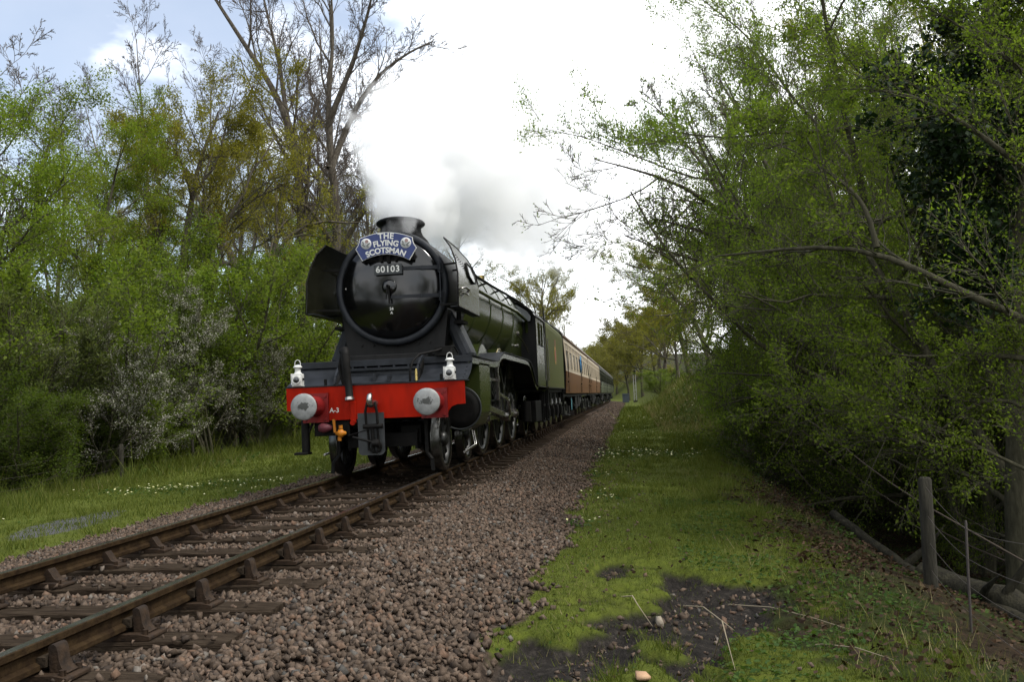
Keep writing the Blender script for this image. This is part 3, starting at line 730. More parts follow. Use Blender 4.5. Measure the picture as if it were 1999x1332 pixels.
# splashers
for s in (-1, 1):
    for k, yc in enumerate((0, 2.21, 4.42)):
        b = MB(); rr = 1.09; pol = [(yc+rr*math.cos(a), 1.015+rr*math.sin(a)) for a in np.linspace(.3, PI-.3, 24)]
        pol = [(y, z) for y, z in pol if z > 1.80]; pol = [(pol[0][0], 1.80)]+pol+[(pol[-1][0], 1.80)]
        b.prism(pol, s*.62, s*.90, 'x') if s > 0 else b.prism(pol, -.90, -.62, 'x')
        so_ = b.build('splasher', m_green, loco)
        b = MB(); arc = [(s*.905, yc+rr*math.cos(a), 1.015+rr*math.sin(a)) for a in np.linspace(.95, PI-.95, 20)]
        b.tube(arc, .016 if k == 1 else .009, 6); b.build('beading', m_brass if k == 1 else m_frame, so_)
        if k == 1:
            R0, R1 = .80, .93; av = np.linspace(1.05, PI-1.05, 18)
            pl = [(yc+R1*math.cos(a), 1.08+R1*math.sin(a)) for a in av]+[(yc+R0*math.cos(a), 1.08+R0*math.sin(a)) for a in av[::-1]]
            b = MB(); b.prism(pl, min(s*.903, s*.918), max(s*.903, s*.918), 'x'); b.build('name_plate', m_brass, so_)
# wheels
def wheel(name, r, y, s, nsp, parent, cz=None, hub=.15, xo=.70):
    cz = r
    b = MB(); b.lathe([(r-.085, -.065), (r-.02, -.07), (r, -.05), (r+.004, .045), (r+.032, .052), (r+.03, .075), (r-.085, .075)], (0, 0, 0), 'x', 56)
    b.f = [f for f in b.f if len(f) == 4]; b.sm = b.sm[:len(b.f)]
    if s > 0: b.v = [(-x, y_, z) for x, y_, z in b.v]; b.f = [f[::-1] for f in b.f]
    ty = MB(); ty.v, ty.f, ty.sm = b.v, b.f, b.sm
    w = ty.build(name, m_tyre, parent, loc=(s*(xo+.07), y, cz))
    b = MB(); ri = r-.085
    b.lathe([(ri-.055, -.05), (ri+.002, -.055), (ri+.002, .06), (ri-.055, .055), (ri-.055, -.05)], (0, 0, 0), 'x', 48); b.f = [f for f in b.f if len(f) == 4]; b.sm = b.sm[:len(b.f)]
    b.build('wheel_rim', m_spoke, w)
    b = MB()
    for k in range(nsp):
        a = 2*PI*k/nsp; b.bar((0, hub*.8*math.cos(a), hub*.8*math.sin(a)), (0, (ri-.04)*math.cos(a), (ri-.04)*math.sin(a)), .05, .045)
    b.build('spokes', m_spoke, w)
    b = MB(); b.lathe([(.0001, s*.10), (hub*.45, s*.10), (hub*.8, s*.075), (hub, s*.04), (hub, -s*.05), (.0001, -s*.05)], (0, 0, 0), 'x', 24); b.build('hub', m_spoke, w)
    return w
for s in (-1, 1):
    for y in (-3.58, -1.676): wheel('bogie_wheel', .482, y, s, 10, loco, hub=.12)
    for y in (0, 2.21, 4.42):
        w = wheel('driving_wheel', 1.015, y, s, 20, loco, hub=.20)
        b = MB(); b.cyl((s*.03, 0, -.33), (s*.22, 0, -.33), .06, 14); b.cyl((s*.0, 0, -.33), (s*.06, 0, -.33), .13, 16); b.bar((s*.03, 0, 0), (s*.03, 0, -.33), .2, .07); b.build('crank_pin', m_steel, w)
    wheel('trailing_wheel', .56, 7.3, s, 12, loco, hub=.14)
b = MB()
for y in (-3.58, -1.676, 7.3): b.cyl((-.75, y, .482 if y < 0 else .56), (.75, y, .482 if y < 0 else .56), .085, 12)
for y in (0, 2.21, 4.42): b.cyl((-.75, y, 1.015), (.75, y, 1.015), .11, 12)
b.build('axle', m_frame, loco)
b = MB()
for s in (-1, 1):
    b.prism([(-4.1, .38), (-4.05, .66), (-3.3, .74), (-2.9, .60), (-2.3, .60), (-1.9, .74), (-1.2, .66), (-1.15, .38), (-1.35, .36), (-1.5, .55), (-1.85, .55), (-2.0, .42), (-3.2, .42), (-3.4, .55), (-3.75, .55), (-3.9, .36)], s*.50-.02, s*.50+.02, 'x')
b.box((-.5, -2.8, .5), (.5, -2.4, .75)); b.box((-.52, -4.13, .42), (.52, -4.08, .62)); b.box((.25, -4.0, .45), (.55, -3.9, .72))
b.build('bogie_frame', m_frame, loco, .005)
for s in (-1, 1):
    b = MB(); b.bar((s*.66, -4.12, .95), (s*.66, -4.12, .32), .05, .03); b.bar((s*.66, -4.12, .32), (s*.74, -4.16, .22), .05, .03); b.bar((s*.74, -4.16, .22), (s*.75, -4.16, .06), .05, .03); b.build('guard_iron', m_frame, loco)
# cylinders
for s in (-1, 1):
    b = MB()
    pol = [(s*1.30, 1.66), (s*1.30, 1.1), (s*1.28, .85), (s*1.2, .66), (s*1.02, .56), (s*.84, .62), (s*.70, .8), (s*.66, 1.66)]
    b.prism(pol, -3.02, -1.92, 'y'); cyo = b.build('cylinder', m_green, loco, .03)
    b = MB(); b.lathe([(.0001, -3.08), (.20, -3.08), (.30, -3.075), (.315, -3.03)], (s*.98, 0, .93), 'y', 40); b.build('cylinder_cover', m_frame, cyo); b = MB(); b.ring((s*.98, -3.07, .93), (0, 1, 0), .33, .012, 48, 6); b.build('cover_ring', m_plate, cyo)
    b = MB(); b.cyl((s*.95, -3.25, 1.44), (s*.95, -3.03, 1.44), .14, 24); b.cyl((s*.95, -3.5, 1.44), (s*.95, -3.25, 1.44), .04, 12); b.build('valve_chest_cover', m_frame, cyo)
    b = MB()
    for zc in np.linspace(.8, 1.6, 7):
        for yy in (-2.96, -1.98): b.cyl((s*1.29, yy, zc), (s*1.312, yy, zc), .014, 6)
    b.build('cylinder_rivet', m_green, cyo)
    b = MB(); b.tube([(s*1.12, -2.7, .56), (s*1.15, -2.7, .34), (s*1.12, -3.3, .3), (s*1.12, -3.42, .3)], .02, 6); b.tube([(s*1.02, -2.3, .56), (s*1.06, -2.3, .3), (s*1.06, -3.3, .26)], .02, 6); b.build('drain_pipe', m_steel, loco)
    # motion
    b = MB(); b.bar((s*1.02, -1.92, 1.12), (s*1.02, -.35, 1.12), .08, .07); b.bar((s*1.02, -1.92, .78), (s*1.02, -.35, .78), .08, .05); b.build('slide_bar', m_steel, loco, .006)
    b = MB(); b.box((s*1.02-.07, -1.15, .80), (s*1.02+.07, -.80, 1.10)); b.cyl((s*1.02, -1.92, .93), (s*1.02, -1.1, .93), .035, 12); b.cyl((s*.93, -.95, .93), (s*1.13, -.95, .93), .05, 12); b.build('crosshead', m_steel, loco, .01)
    b = MB(); b.bar((s*1.0, -.95, .93), (s*1.0, 2.21, .685), .06, .11); b.cyl((s*.95, 2.21, .685), (s*1.07, 2.21, .685), .12, 20); b.cyl((s*.95, -.95, .93), (s*1.05, -.95, .93), .10, 16); b.build('connecting_rod', m_steel, loco, .008)
    b = MB(); b.bar((s*.91, 0, .685), (s*.91, 4.42, .685), .05, .10)
    for y in (0, 2.21, 4.42): b.cyl((s*.87, y, .685), (s*.95, y, .685), .11, 20)
    b.build('coupling_rod', m_steel, loco, .006)
    b = MB(); b.bar((s*1.08, 2.21, .70), (s*1.08, 2.05, 1.02), .05, .07); b.bar((s*1.08, 2.05, 1.02), (s*1.05, .75, 1.15), .04, .06); b.build('eccentric_rod', m_steel, loco, .005)
    b = MB(); b.bar((s*1.05, .75, 1.02), (s*1.05, .70, 1.72), .06, .09); b.bar((s*1.0, .7, 1.42), (s*1.0, -1.3, 1.42), .045, .06); b.bar((s*1.0, -1.3, 1.50), (s*1.0, -1.05, .86), .04, .06); b.bar((s*1.0, -1.05, .88), (s*1.02, -.9, .93), .04, .05)
    b.cyl((s*.98, .72, 1.42), (s*1.1, .72, 1.42), .05, 12); b.cyl((s*.98, .70, 1.72), (s*1.1, .70, 1.72), .05, 12)
    b.build('valve_gear', m_steel, loco, .004)
    b = MB(); b.prism([(-.35, .66), (-.35, 1.8), (-.1, 1.8), (.95, 1.8), (.95, 1.5), (.2, 1.35), (.0, 1.2), (-.2, .66)], s*.93-.02, s*.93+.02, 'x'); b.build('motion_bracket', m_frame, loco, .01)
    for y in (1.12, 3.33, 5.5): b = MB(); b.tube([(s*.78, y, 1.75), (s*.80, y-.05, 1.0), (s*.78, y-.1, .25)], .018, 6); b.build('sand_pipe', m_frame, loco)
    for y in (1.1, 3.32): b = MB(); b.bar((s*.72, y, 1.4), (s*.72, y+.1, .5), .06, .14); b.build('brake_hanger', m_frame, loco)
    b = MB(); b.cyl((s*1.05, 5.6, .45), (s*1.05, 5.6, .95), .12, 14); b.build('injector', m_frame, loco); b = MB(); b.box((min(s*.95, s*1.2), 6.55, .4), (max(s*.95, s*1.2), 8.2, .95)); b.build('ash_pan', m_frame, loco, .02)
    b = MB(); b.bar((s*1.22, 8.1, 1.3), (s*1.22, 8.1, .35), .05, .03); b.bar((s*1.22, 8.55, 1.3), (s*1.22, 8.55, .35), .05, .03)
    for z in (.36, .8): b.box((min(s*1.05, s*1.27), 8.05, z), (max(s*1.05, s*1.27), 8.6, z+.03))
    b.build('cab_step', m_frame, loco)
# cab
def cabsec(z0=1.30):
    return [(-1.32, z0), (-1.32, 3.12)]+[(-1.32+2.64*t, 3.12+.62*math.sin(PI*t)**.75) for t in np.linspace(0, 1, 21)[1:-1]]+[(1.32, 3.12), (1.32, z0)]
sec = cabsec()
cab_front = [[(p[0], 6.25+.0*abs(p[0]), p[1]) for p in sec]]
for s in (-1, 1):
    # side sheet with a window opening: built as butted panels
    b = MB(); x0, x1 = min(s*1.32, s*1.305), max(s*1.32, s*1.305)
    b.box((x0, 6.25, 1.30), (x1, 8.5, 2.42)); b.box((x0, 6.25, 2.42), (x1, 6.7, 3.12)); b.box((x0, 7.35, 2.42), (x1, 7.5, 3.12)); b.box((x0, 8.05, 2.42), (x1, 8.3, 3.12)); b.box((x0, 6.7, 3.0), (x1, 7.35, 3.12)); b.box((x0, 7.5, 3.0), (x1, 8.05, 3.12))
    cs = b.build('cab_side', m_green, loco)
    xd = (0, 1, 0) if s > 0 else (0, -1, 0)
    flat_text('cab_number', '60103', .34, (s*1.324, 7.35, 2.02), xd, (0, 0, 1), m_letter, cs, offset=.003)
    b = MB(); b.box((min(s*1.335, s*1.345), 6.68, 2.40), (max(s*1.335, s*1.345), 8.07, 2.425)); b.build('arm_rest', m_frame, cs)
    # cab front sheets each side of the firebox with spectacle glass
    b = MB()
    arc = [(s*.99*math.cos(a), CZ+.99*math.sin(a)) for a in np.linspace(-.35, 1.25, 12)]
    outer = [(s*1.32, 1.35), (s*1.32, 3.12)]+[(s*(1.32-2.64*t), 3.12+.60*math.sin(PI*t)**.75) for t in (.03, .08, .15, .22, .30, .38)]
    pol = outer+[(s*.30, CZ+.96)]+arc[::-1]+[(s*.9, 1.6), (s*.9, 1.35)]
    b.prism(pol if s < 0 else pol, 6.25, 6.28, 'y'); cf = b.build('cab_front', m_black, loco)
    g = [(s*1.20, 2.98), (s*1.22, 3.12), (s*1.12, 3.27), (s*.86, 3.44), (s*.62, 3.52), (s*.56, 3.46), (s*.66, 3.38), (s*.9, 3.12), (s*1.0, 2.96)]
    b = MB(); b.prism(g, 6.225, 6.248, 'y'); b.build('spectacle_glass', m_cabglass, cf)
    b = MB(); b.tube([(x, 6.225, z) for x, z in g+g[:1]], .02, 6); b.build('window_frame', m_frame, cf)
    b = MB(); b.tube([(s*1.335, 8.5, 1.5), (s*1.335, 8.5, 2.8)], .016, 6); b.build('cab_handrail', m_steel, loco)
rf = [[(-1.36+2.72*t, y, 3.10+.66*math.sin(PI*t)**.75) for t in np.linspace(0, 1, 25)] for y in (6.05, 8.75)]
b = MB(); b.sheet(rf, th=(0, 0, .02)); b.build('cab_roof', m_black, loco)
b = MB(); b.box((-1.3, 6.3, 1.22), (1.3, 8.55, 1.30)); b.build('cab_floor', m_frame, loco)
# front coupling and pipes
b = MB(); b.tube([(.0, BY, 1.06), (0, BY-.14, 1.06), (0, BY-.24, 1.05), (0, BY-.29, 1.10), (0, BY-.27, 1.17), (0, BY-.21, 1.19)], [.05, .05, .05, .045, .04, .025], 10); b.build('draw_hook', m_steel, loco)
b = MB()
for x in (-.055, .055): b.tube([(x, BY-.2, 1.08), (x*1.5, BY-.22, .95), (x*1.5, BY-.18, .74)], .02, 8)
b.cyl((-.13, BY-.18, .74), (.15, BY-.18, .74), .035, 12); b.cyl((0, BY-.18, .76), (0, BY-.16, .38), .028, 12)
b.tube([(-.28, BY-.22, .60), (.05, BY-.17, .50)], .017, 8); b.tube([(-.36, BY-.17, .62), (.0, BY-.2, .71)], .009, 6); b.cyl((.0, BY-.2, .5), (.1, BY-.2, .5), .05, 12)
for x in (-.07, .07): b.tube([(x, BY-.15, .40), (x, BY-.14, .55), (x, BY-.17, .72)], .017, 8)
b.ring((.02, BY-.15, .46), (0, 1, .2), .09, .017, 20, 6)
b.build('screw_coupling', m_frame, loco)
b = MB(); pol = [(-.235, .93), (-.235, .38), (-.215, .345), (-.18, .33), (.09, .33), (.125, .345), (.145, .38), (.145, .93)]
b.prism(pol, BY-.09, BY-.06, 'y'); b.box((-.2, BY-.06, .85), (.11, BY+.02, .92)); b.build('coupling_plate', m_plate, loco, .004)
b = MB(); b.tube([(-.46, BY-.02, 1.82), (-.40, BY-.06, 1.84), (-.385, BY-.10, 1.78), (-.385, BY-.06, 1.5), (-.36, BY-.06, 1.32), (-.34, BY-.10, 1.18), (-.335, BY-.12, 1.13)], [.045, .06, .065, .06, .055, .055, .055], 12)
b.tube([(-.45, BY-.02, 1.80), (-.5, BY-.01, 1.6), (-.45, BY, 1.36)], .03, 8); b.cyl((-.47, BY-.03, 1.84), (-.36, BY-.03, 1.84), .03, 8)
b.build('vacuum_pipe', m_frame, loco)
b = MB(); b.cyl((-.335, BY-.12, 1.155), (-.33, BY-.13, 1.115), .07, 20); b.build('pipe_collar', m_steel, loco)
b = MB(); b.box((-.36, BY-.025, .80), (-.28, BY-.002, 1.10)); b.cyl((-.32, BY-.06, .80), (-.32, BY-.002, .80), .04, 10); b.build('pipe_bracket', m_red, loco, .006)
b = MB(); b.box((-.93, BY+.06, .62), (-.40, BY+.12, .84)); b.build('steam_heat_box', m_frame, loco, .01)
b = MB(); b.lathe([(.0001, -.08), (.022, -.075), (.034, -.04), (.058, -.03), (.06, .025), (.038, .04), (.024, .075), (.0001, .085)], (-.50, BY-.05, .655), 'x', 14); b.cyl((-.50, BY-.05, .72), (-.50, BY-.05, .77), .03, 8); b.cyl((-.52, BY-.05, .55), (-.52, BY-.05, .6), .03, 8); b.build('air_cock', m_orange, loco)
b = MB(); b.bar((-.585, BY-.05, .67), (-.60, BY-.05, .86), .035, .02); b.build('cock_handle', m_orange, loco)
b = MB(); b.lathe([(.0001, -.10), (.05, -.09), (.075, -.03), (.06, .03), (.03, .10), (.0001, .11)], (-.74, BY-.02, .74), 'x', 12); b.build('hose_coupling', m_maroon, loco)
b = MB(); b.tube([(-1.06, BY+.06, .86), (-1.06, BY+.06, .40)], .06, 10); b.bar((-.92, BY+.06, .88), (-1.04, BY+.06, .62), .04, .03); b.box((-1.2, BY-.06, .365), (-1.0, BY+.14, .40)); b.build('front_step', m_frame, loco, .006)
b = MB(); b.tube([(.52, BY+.02, 1.35), (.53, BY+.0, 1.5), (.56, BY+.05, 1.64), (.64, BY+.14, 1.74), (.84, BY+.36, 1.79), (.92, BY+.5, 1.83)], .018, 8); b.build('lubricating_pipe', m_frame, loco)
b = MB(); b.cyl((.62, BY-.0, 1.36), (.62, BY-.0, 1.50), .022, 10); b.cyl((.62, BY-.0, 1.50), (.62, BY-.0, 1.53), .016, 10); b.build('oil_cup', m_brass, loco)
b = MB(); b.box((.80, -4.0, 1.72), (1.04, -3.75, 1.86)); b.tube([(1.0, -3.95, 1.84), (1.1, -4.0, 1.84), (1.13, -3.9, 1.76)], .014, 6); b.build('mechanical_lubricator', m_frame, loco, .01)
for x in (-.72, .98, -1.13, 1.10):
    b = MB(); b.box((x-.02, BY-.005, 1.35), (x+.02, BY+.01, 1.44)); b.build('lamp_iron', m_frame, loco)
# ------------------------------------------------------------------ head lamps and headboard (lift off)
def lamp(x, lab):
    t = empty('head_lamp', (x, BY+.03, 1.352)); tag(t, lab, 'lamp', 'white oil lamps on the buffer beam')
    b = MB(); b.box((-.075, -.075, 0), (.075, .075, .018)); b.prism([(-.07, .018), (.07, .018), (.072, .165), (.062, .185), (-.062, .185), (-.072, .165)], -.07, .07, 'y')
    b.box((-.066, -.085, .012), (.066, -.07, .15)); body = b.build('lamp_body', m_white, t, .006)
    b = MB(); b.cyl((-.0, -.085, .095), (0, -.12, .095), .058, 24); b.build('lens_rim', m_white, body)
    b = MB(); b.lathe([(.0001, -.128), (.03, -.126), (.05, -.118)], (0, 0, .095), 'y', 24); b.build('lens', m_glass, body)
    b = MB(); b.lathe([(.062, .185), (.05, .20), (.042, .21), (.042, .262), (.05, .268), (.064, .275), (.066, .285), (.045, .305), (.02, .315), (.0001, .317)], (0, 0, 0), 'z', 24); b.build('lamp_chimney', m_white, t)
    b = MB(); b.tube([(-.038, 0, .295), (-.042, 0, .33), (-.03, 0, .372), (0, 0, .388), (.03, 0, .372), (.042, 0, .33), (.038, 0, .295)], .006, 6); b.build('carrying_handle', m_white, t)
    b = MB(); b.box((.072, -.03, .09), (.085, .03, .12)); b.cyl((.072, -.03, .105), (.09, -.03, .105), .012, 8); b.build('door_catch', m_frame, body)
    b = MB(); b.box((-.092, -.05, .03), (-.072, -.02, .19)); b.build('side_bracket', m_white, body)
    return t
lamp(-1.14, 'white oil lamp above the left buffer, at the outer end of the red beam').rotation_euler = (0, 0, .12)
lamp(1.105, 'white oil lamp above the right buffer, against the riveted grey apron').rotation_euler = (0, 0, .05)
hb = empty('train_headboard', (-.005, -3.50, CZ+.585)); tag(hb, 'curved blue headboard with white lettering across the top of the round smokebox door', 'headboard')
hb.rotation_euler = (0, .035, 0)
def arcpts(x0, y0, x1, y1, sag, n_=14):
    return [(x0+(x1-x0)*t, y0+(y1-y0)*t+sag*(1-(2*t-1)**2)) for t in np.linspace(0, 1, n_)]
outl = arcpts(-.42, .168, .42, .168, .088)+[(.425, .12), (.445, .06), (.485, 0)]+arcpts(.375, -.188, -.375, -.188, .10)+[(-.485, 0), (-.445, .06), (-.425, .12)]
b = MB(); b.prism(outl, -.006, .012, 'y'); brd = b.build('border', m_white, hb)
b = MB(); inn = [(x*.977, y*.955+.0015) for x, y in outl]; b.prism(inn, -.010, .0, 'y'); b.build('board', m_blue, hb)
zt = -.0125
flat_text('lettering', 'THE', .128, (-.0, zt, .196), (1, 0, 0), (0, 0, 1), m_white, hb, arc=.9, offset=.004, spacing=1.1)
flat_text('lettering', 'FLYING', .122, (-.0, zt, .086), (1, 0, 0), (0, 0, 1), m_white, hb, arc=.8, offset=.004, spacing=1.0)
flat_text('lettering', 'SCOTSMAN', .122, (-.0, zt, -.028), (1, 0, 0), (0, 0, 1), m_white, hb, arc=.72, offset=.004, spacing=1.0)
m_rgrey = mat('roundel_grey', (0.16, 0.17, 0.16), 0.5); m_rlight = mat('roundel_silver', (0.55, 0.56, 0.56), 0.45)
m_rpink = mat('roundel_rose', (0.34, 0.22, 0.2), 0.5)
for s in (-1, 1):
    cx_, cz_ = s*.315, .082
    b = MB(); b.lathe([(.0001, -.0135), (.083, -.0135), (.085, -.010)], (cx_, 0, cz_), 'y', 40); ro = b.build('roundel', m_rlight, hb)
    b = MB()
    def blob(px, pz, rx, rz, rot):
        v = []
        for k in range(14):
            t = 2*PI*k/14; a, c = rx*math.cos(t), rz*math.sin(t)
            v.append((cx_+px+a*math.cos(rot)-c*math.sin(rot), -.0150, cz_+pz+a*math.sin(rot)+c*math.cos(rot)))
        b.add(v, [tuple(range(14))[::-1]])
    blob(-.035, -.03, .034, .014, -.6); blob(.035, -.012, .04, .013, .7); blob(.03, -.045, .02, .012, -.2); blob(-.045, .012, .012, .026, .4)
    b.bar((-.012+cx_, -.0148, cz_+.02), (.006+cx_, -.0148, cz_-.06), .001, .009)
    b.build('leaf_motif', m_rgrey, ro)
    b = MB(); b.ring((cx_+.012, -.0150, cz_+.036), (0, 1, 0), .020, .008, 20, 6, .1); b.ring((cx_+.012, -.0150, cz_+.036), (0, 1, 0), .005, .005, 12, 6, .1); b.build('rose_motif', m_rpink, ro)

# ------------------------------------------------------------------ tender
tnd = empty('tender', (0, 12.6, 0)); tag(tnd, 'green eight wheeled coal tender behind the locomotive cab', 'tender')
def T(name, b, m, bevel=0, par=None):
    b.v = [(x, y-12.6, z) for x, y, z in b.v]; return b.build(name, m, par or tnd, bevel)
sect = [(-1.31, 1.30), (-1.31, 3.05), (-1.28, 3.2), (-1.18, 3.32), (1.18, 3.32), (1.28, 3.2), (1.31, 3.05), (1.31, 1.30)]
b = MB(); b.prism(sect, 9.25, 15.95, 'y'); tb = T('tank_body', b, m_green2)
b = MB(); b.sheet([[(s_*1.312, y, 1.28), (s_*1.312, y, 1.315)] for s_ in (1,) for y in (9.2, 16.0)], th=(.012, 0, 0)); b.sheet([[(-1.312, y, 1.28), (-1.312, y, 1.315)] for y in (9.2, 16.0)], th=(-.012, 0, 0)); T('footplate_edge', b, m_frame)
b = MB()
for s in (-1, 1): b.tube([(s*1.20, 9.3, 3.34), (s*1.20, 15.9, 3.34)], .022, 6)
T('coping', b, m_plate)
b = MB()
for s in (-1, 1):
    b.prism([(9.25, 1.3), (9.25, 3.32), (9.0, 3.6), (8.9, 3.6), (8.9, 3.3), (9.0, 2.4), (8.95, 2.3), (8.95, 1.3)], s*1.29-.01, s*1.29+.01, 'x')
T('front_bulkhead_wing', b, m_frame)
b = MB()
for s in (-1, 1): b.tube([(s*1.35, 9.18, 1.5), (s*1.35, 9.18, 2.7)], .018, 6)
T('tender_handrail', b, m_steel)
r = random.Random(3); b = MB()
for k in range(160):
    x, y = r.uniform(-1.05, 1.05), r.uniform(9.6, 14.2); z = 3.25+.42*(1-(x/1.2)**2)*(1-((y-11.5)/3.2)**2); q = r.uniform(.07, .16)
    vv, ff = octa(); vv = vv*np.array([q*r.uniform(.7, 1.2), q*r.uniform(.7, 1.2), q*.8])+np.array([x, y, z]); b.add([tuple(p) for p in vv], [tuple(f) for f in ff])
T('coal_load', b, mat('coal', (0.010, 0.010, 0.011), 0.45, 0, (0.025, 0.025, 0.026), 20, .3, 30))
m_gold = mat('crest_gold', (0.36, 0.2, 0.03), 0.5); m_crim = mat('crest_red', (0.25, 0.035, 0.02), 0.5)
for s in (-1, 1):
    b = MB(); b.cyl((s*1.308, 12.4, 2.35), (s*1.316, 12.4, 2.35), .30, 28); cr = T('crest', b, m_gold, par=tb)
    cr.parent = tnd
    b = MB(); b.cyl((s*1.316, 12.4, 2.35), (s*1.319, 12.4, 2.35), .2, 24); b.bar((s*1.318, 12.4, 2.62), (s*1.318, 12.4, 2.85), .004, .2); T('crest_centre', b, m_crim)
b = MB()
for s in (-1, 1):
    b.prism([(9.3, 1.28), (16.0, 1.28), (16.0, .95), (15.6, .78), (9.7, .78), (9.3, .95)], s*1.06-.02, s*1.06+.02, 'x')
    for y in (10.1, 11.75, 13.4, 15.05):
        b.prism([(y-.19, .98), (y+.19, .98), (y+.24, .3), (y-.24, .3)], min(s*1.06, s*1.10), max(s*1.06, s*1.10), 'x')
b.box((-1.2, 9.2, 1.18), (1.2, 16.0, 1.29))
T('tender_frame', b, m_frame)
for s in (-1, 1):
    for y in (10.1, 11.75, 13.4, 15.05):
        b = MB(); b.box((min(s*1.08, s*1.24), y-.14, .42), (max(s*1.08, s*1.24), y+.14, .76)); b.box((min(s*1.24, s*1.26), y-.09, .48), (max(s*1.24, s*1.26), y+.09, .68)); T('axle_box', b, m_frame, .02)
        b = MB()
        for k in range(5): b.tube([(s*1.17, y-.55+.07*k, .86+.03*k), (s*1.17, y, .78+.03*k), (s*1.17, y+.55-.07*k, .86+.03*k)], .016, 4)
        b.cyl((s*1.17, y-.5, .86), (s*1.17, y-.5, 1.15), .02, 6); b.cyl((s*1.17, y+.5, .86), (s*1.17, y+.5, 1.15), .02, 6)
        T('leaf_spring', b, m_spoke)
        b = MB(); b.lathe([(.54, -.06), (.635, -.065), (.635, .05), (.665, .055), (.66, .075), (.54, .075), (.5, .02), (.12, .02), (.12, -.1), (.0001, -.1)], (0, 0, 0), 'x', 40)
        if s > 0: b.v = [(-x, y_, z) for x, y_, z in b.v]
        b.v = [(x+s*.77, y_+y, z+.635) for x, y_, z in b.v]; T('tender_wheel', b, m_tyre)
b = MB()
for s in (-1, 1):
    b.bar((s*1.22, 9.35, 1.25), (s*1.22, 9.35, .35), .05, .03); b.bar((s*1.22, 9.8, 1.25), (s*1.22, 9.8, .35), .05, .03)
    for z in (.36, .8): b.box((min(s*1.05, s*1.27), 9.3, z), (max(s*1.05, s*1.27), 9.85, z+.03))
T('tender_step', b, m_frame)
b = MB(); b.box((-1.25, 15.98, .85), (1.25, 16.02, 1.3)); T('rear_beam', b, m_frame)
# ------------------------------------------------------------------ coaches
m_cream = mat('carriage_cream', (0.62, 0.53, 0.395), 0.5, 0, (0.55, 0.47, 0.35), 3, spec=0.08)
m_choc = mat('carriage_brown', (0.150, 0.076, 0.031), 0.6, 0, (0.128, 0.065, 0.027), 2.5, spec=0.04)
m_sgreen = mat('carriage_green', (0.095, 0.105, 0.058), 0.55, 0, (0.09, 0.106, 0.06), 2.5, spec=0.06)
m_sgreen2 = mat('carriage_dark_green', (0.050, 0.056, 0.034), 0.5, spec=0.08)
m_roof = mat('carriage_roof_grey', (0.16, 0.15, 0.145), 0.6, 0, (0.22, 0.205, 0.195), 3)
m_pane = mat('carriage_window', (0.085, 0.070, 0.048), 0.15, 0, (0.15, 0.12, 0.085), 2, spec=0.4)
m_panedk = mat('dark_carriage_window', (0.018, 0.02, 0.02), 0.08, 0, spec=0.8)
m_vent = mat('ventilator_frame', (0.34, 0.27, 0.21), 0.4)
m_sky = mat('sky_blue_sticker', (0.05, 0.30, 0.62), 0.5); m_navy = mat('navy_print', (0.01, 0.06, 0.12), 0.5)
CLEN = 19.35
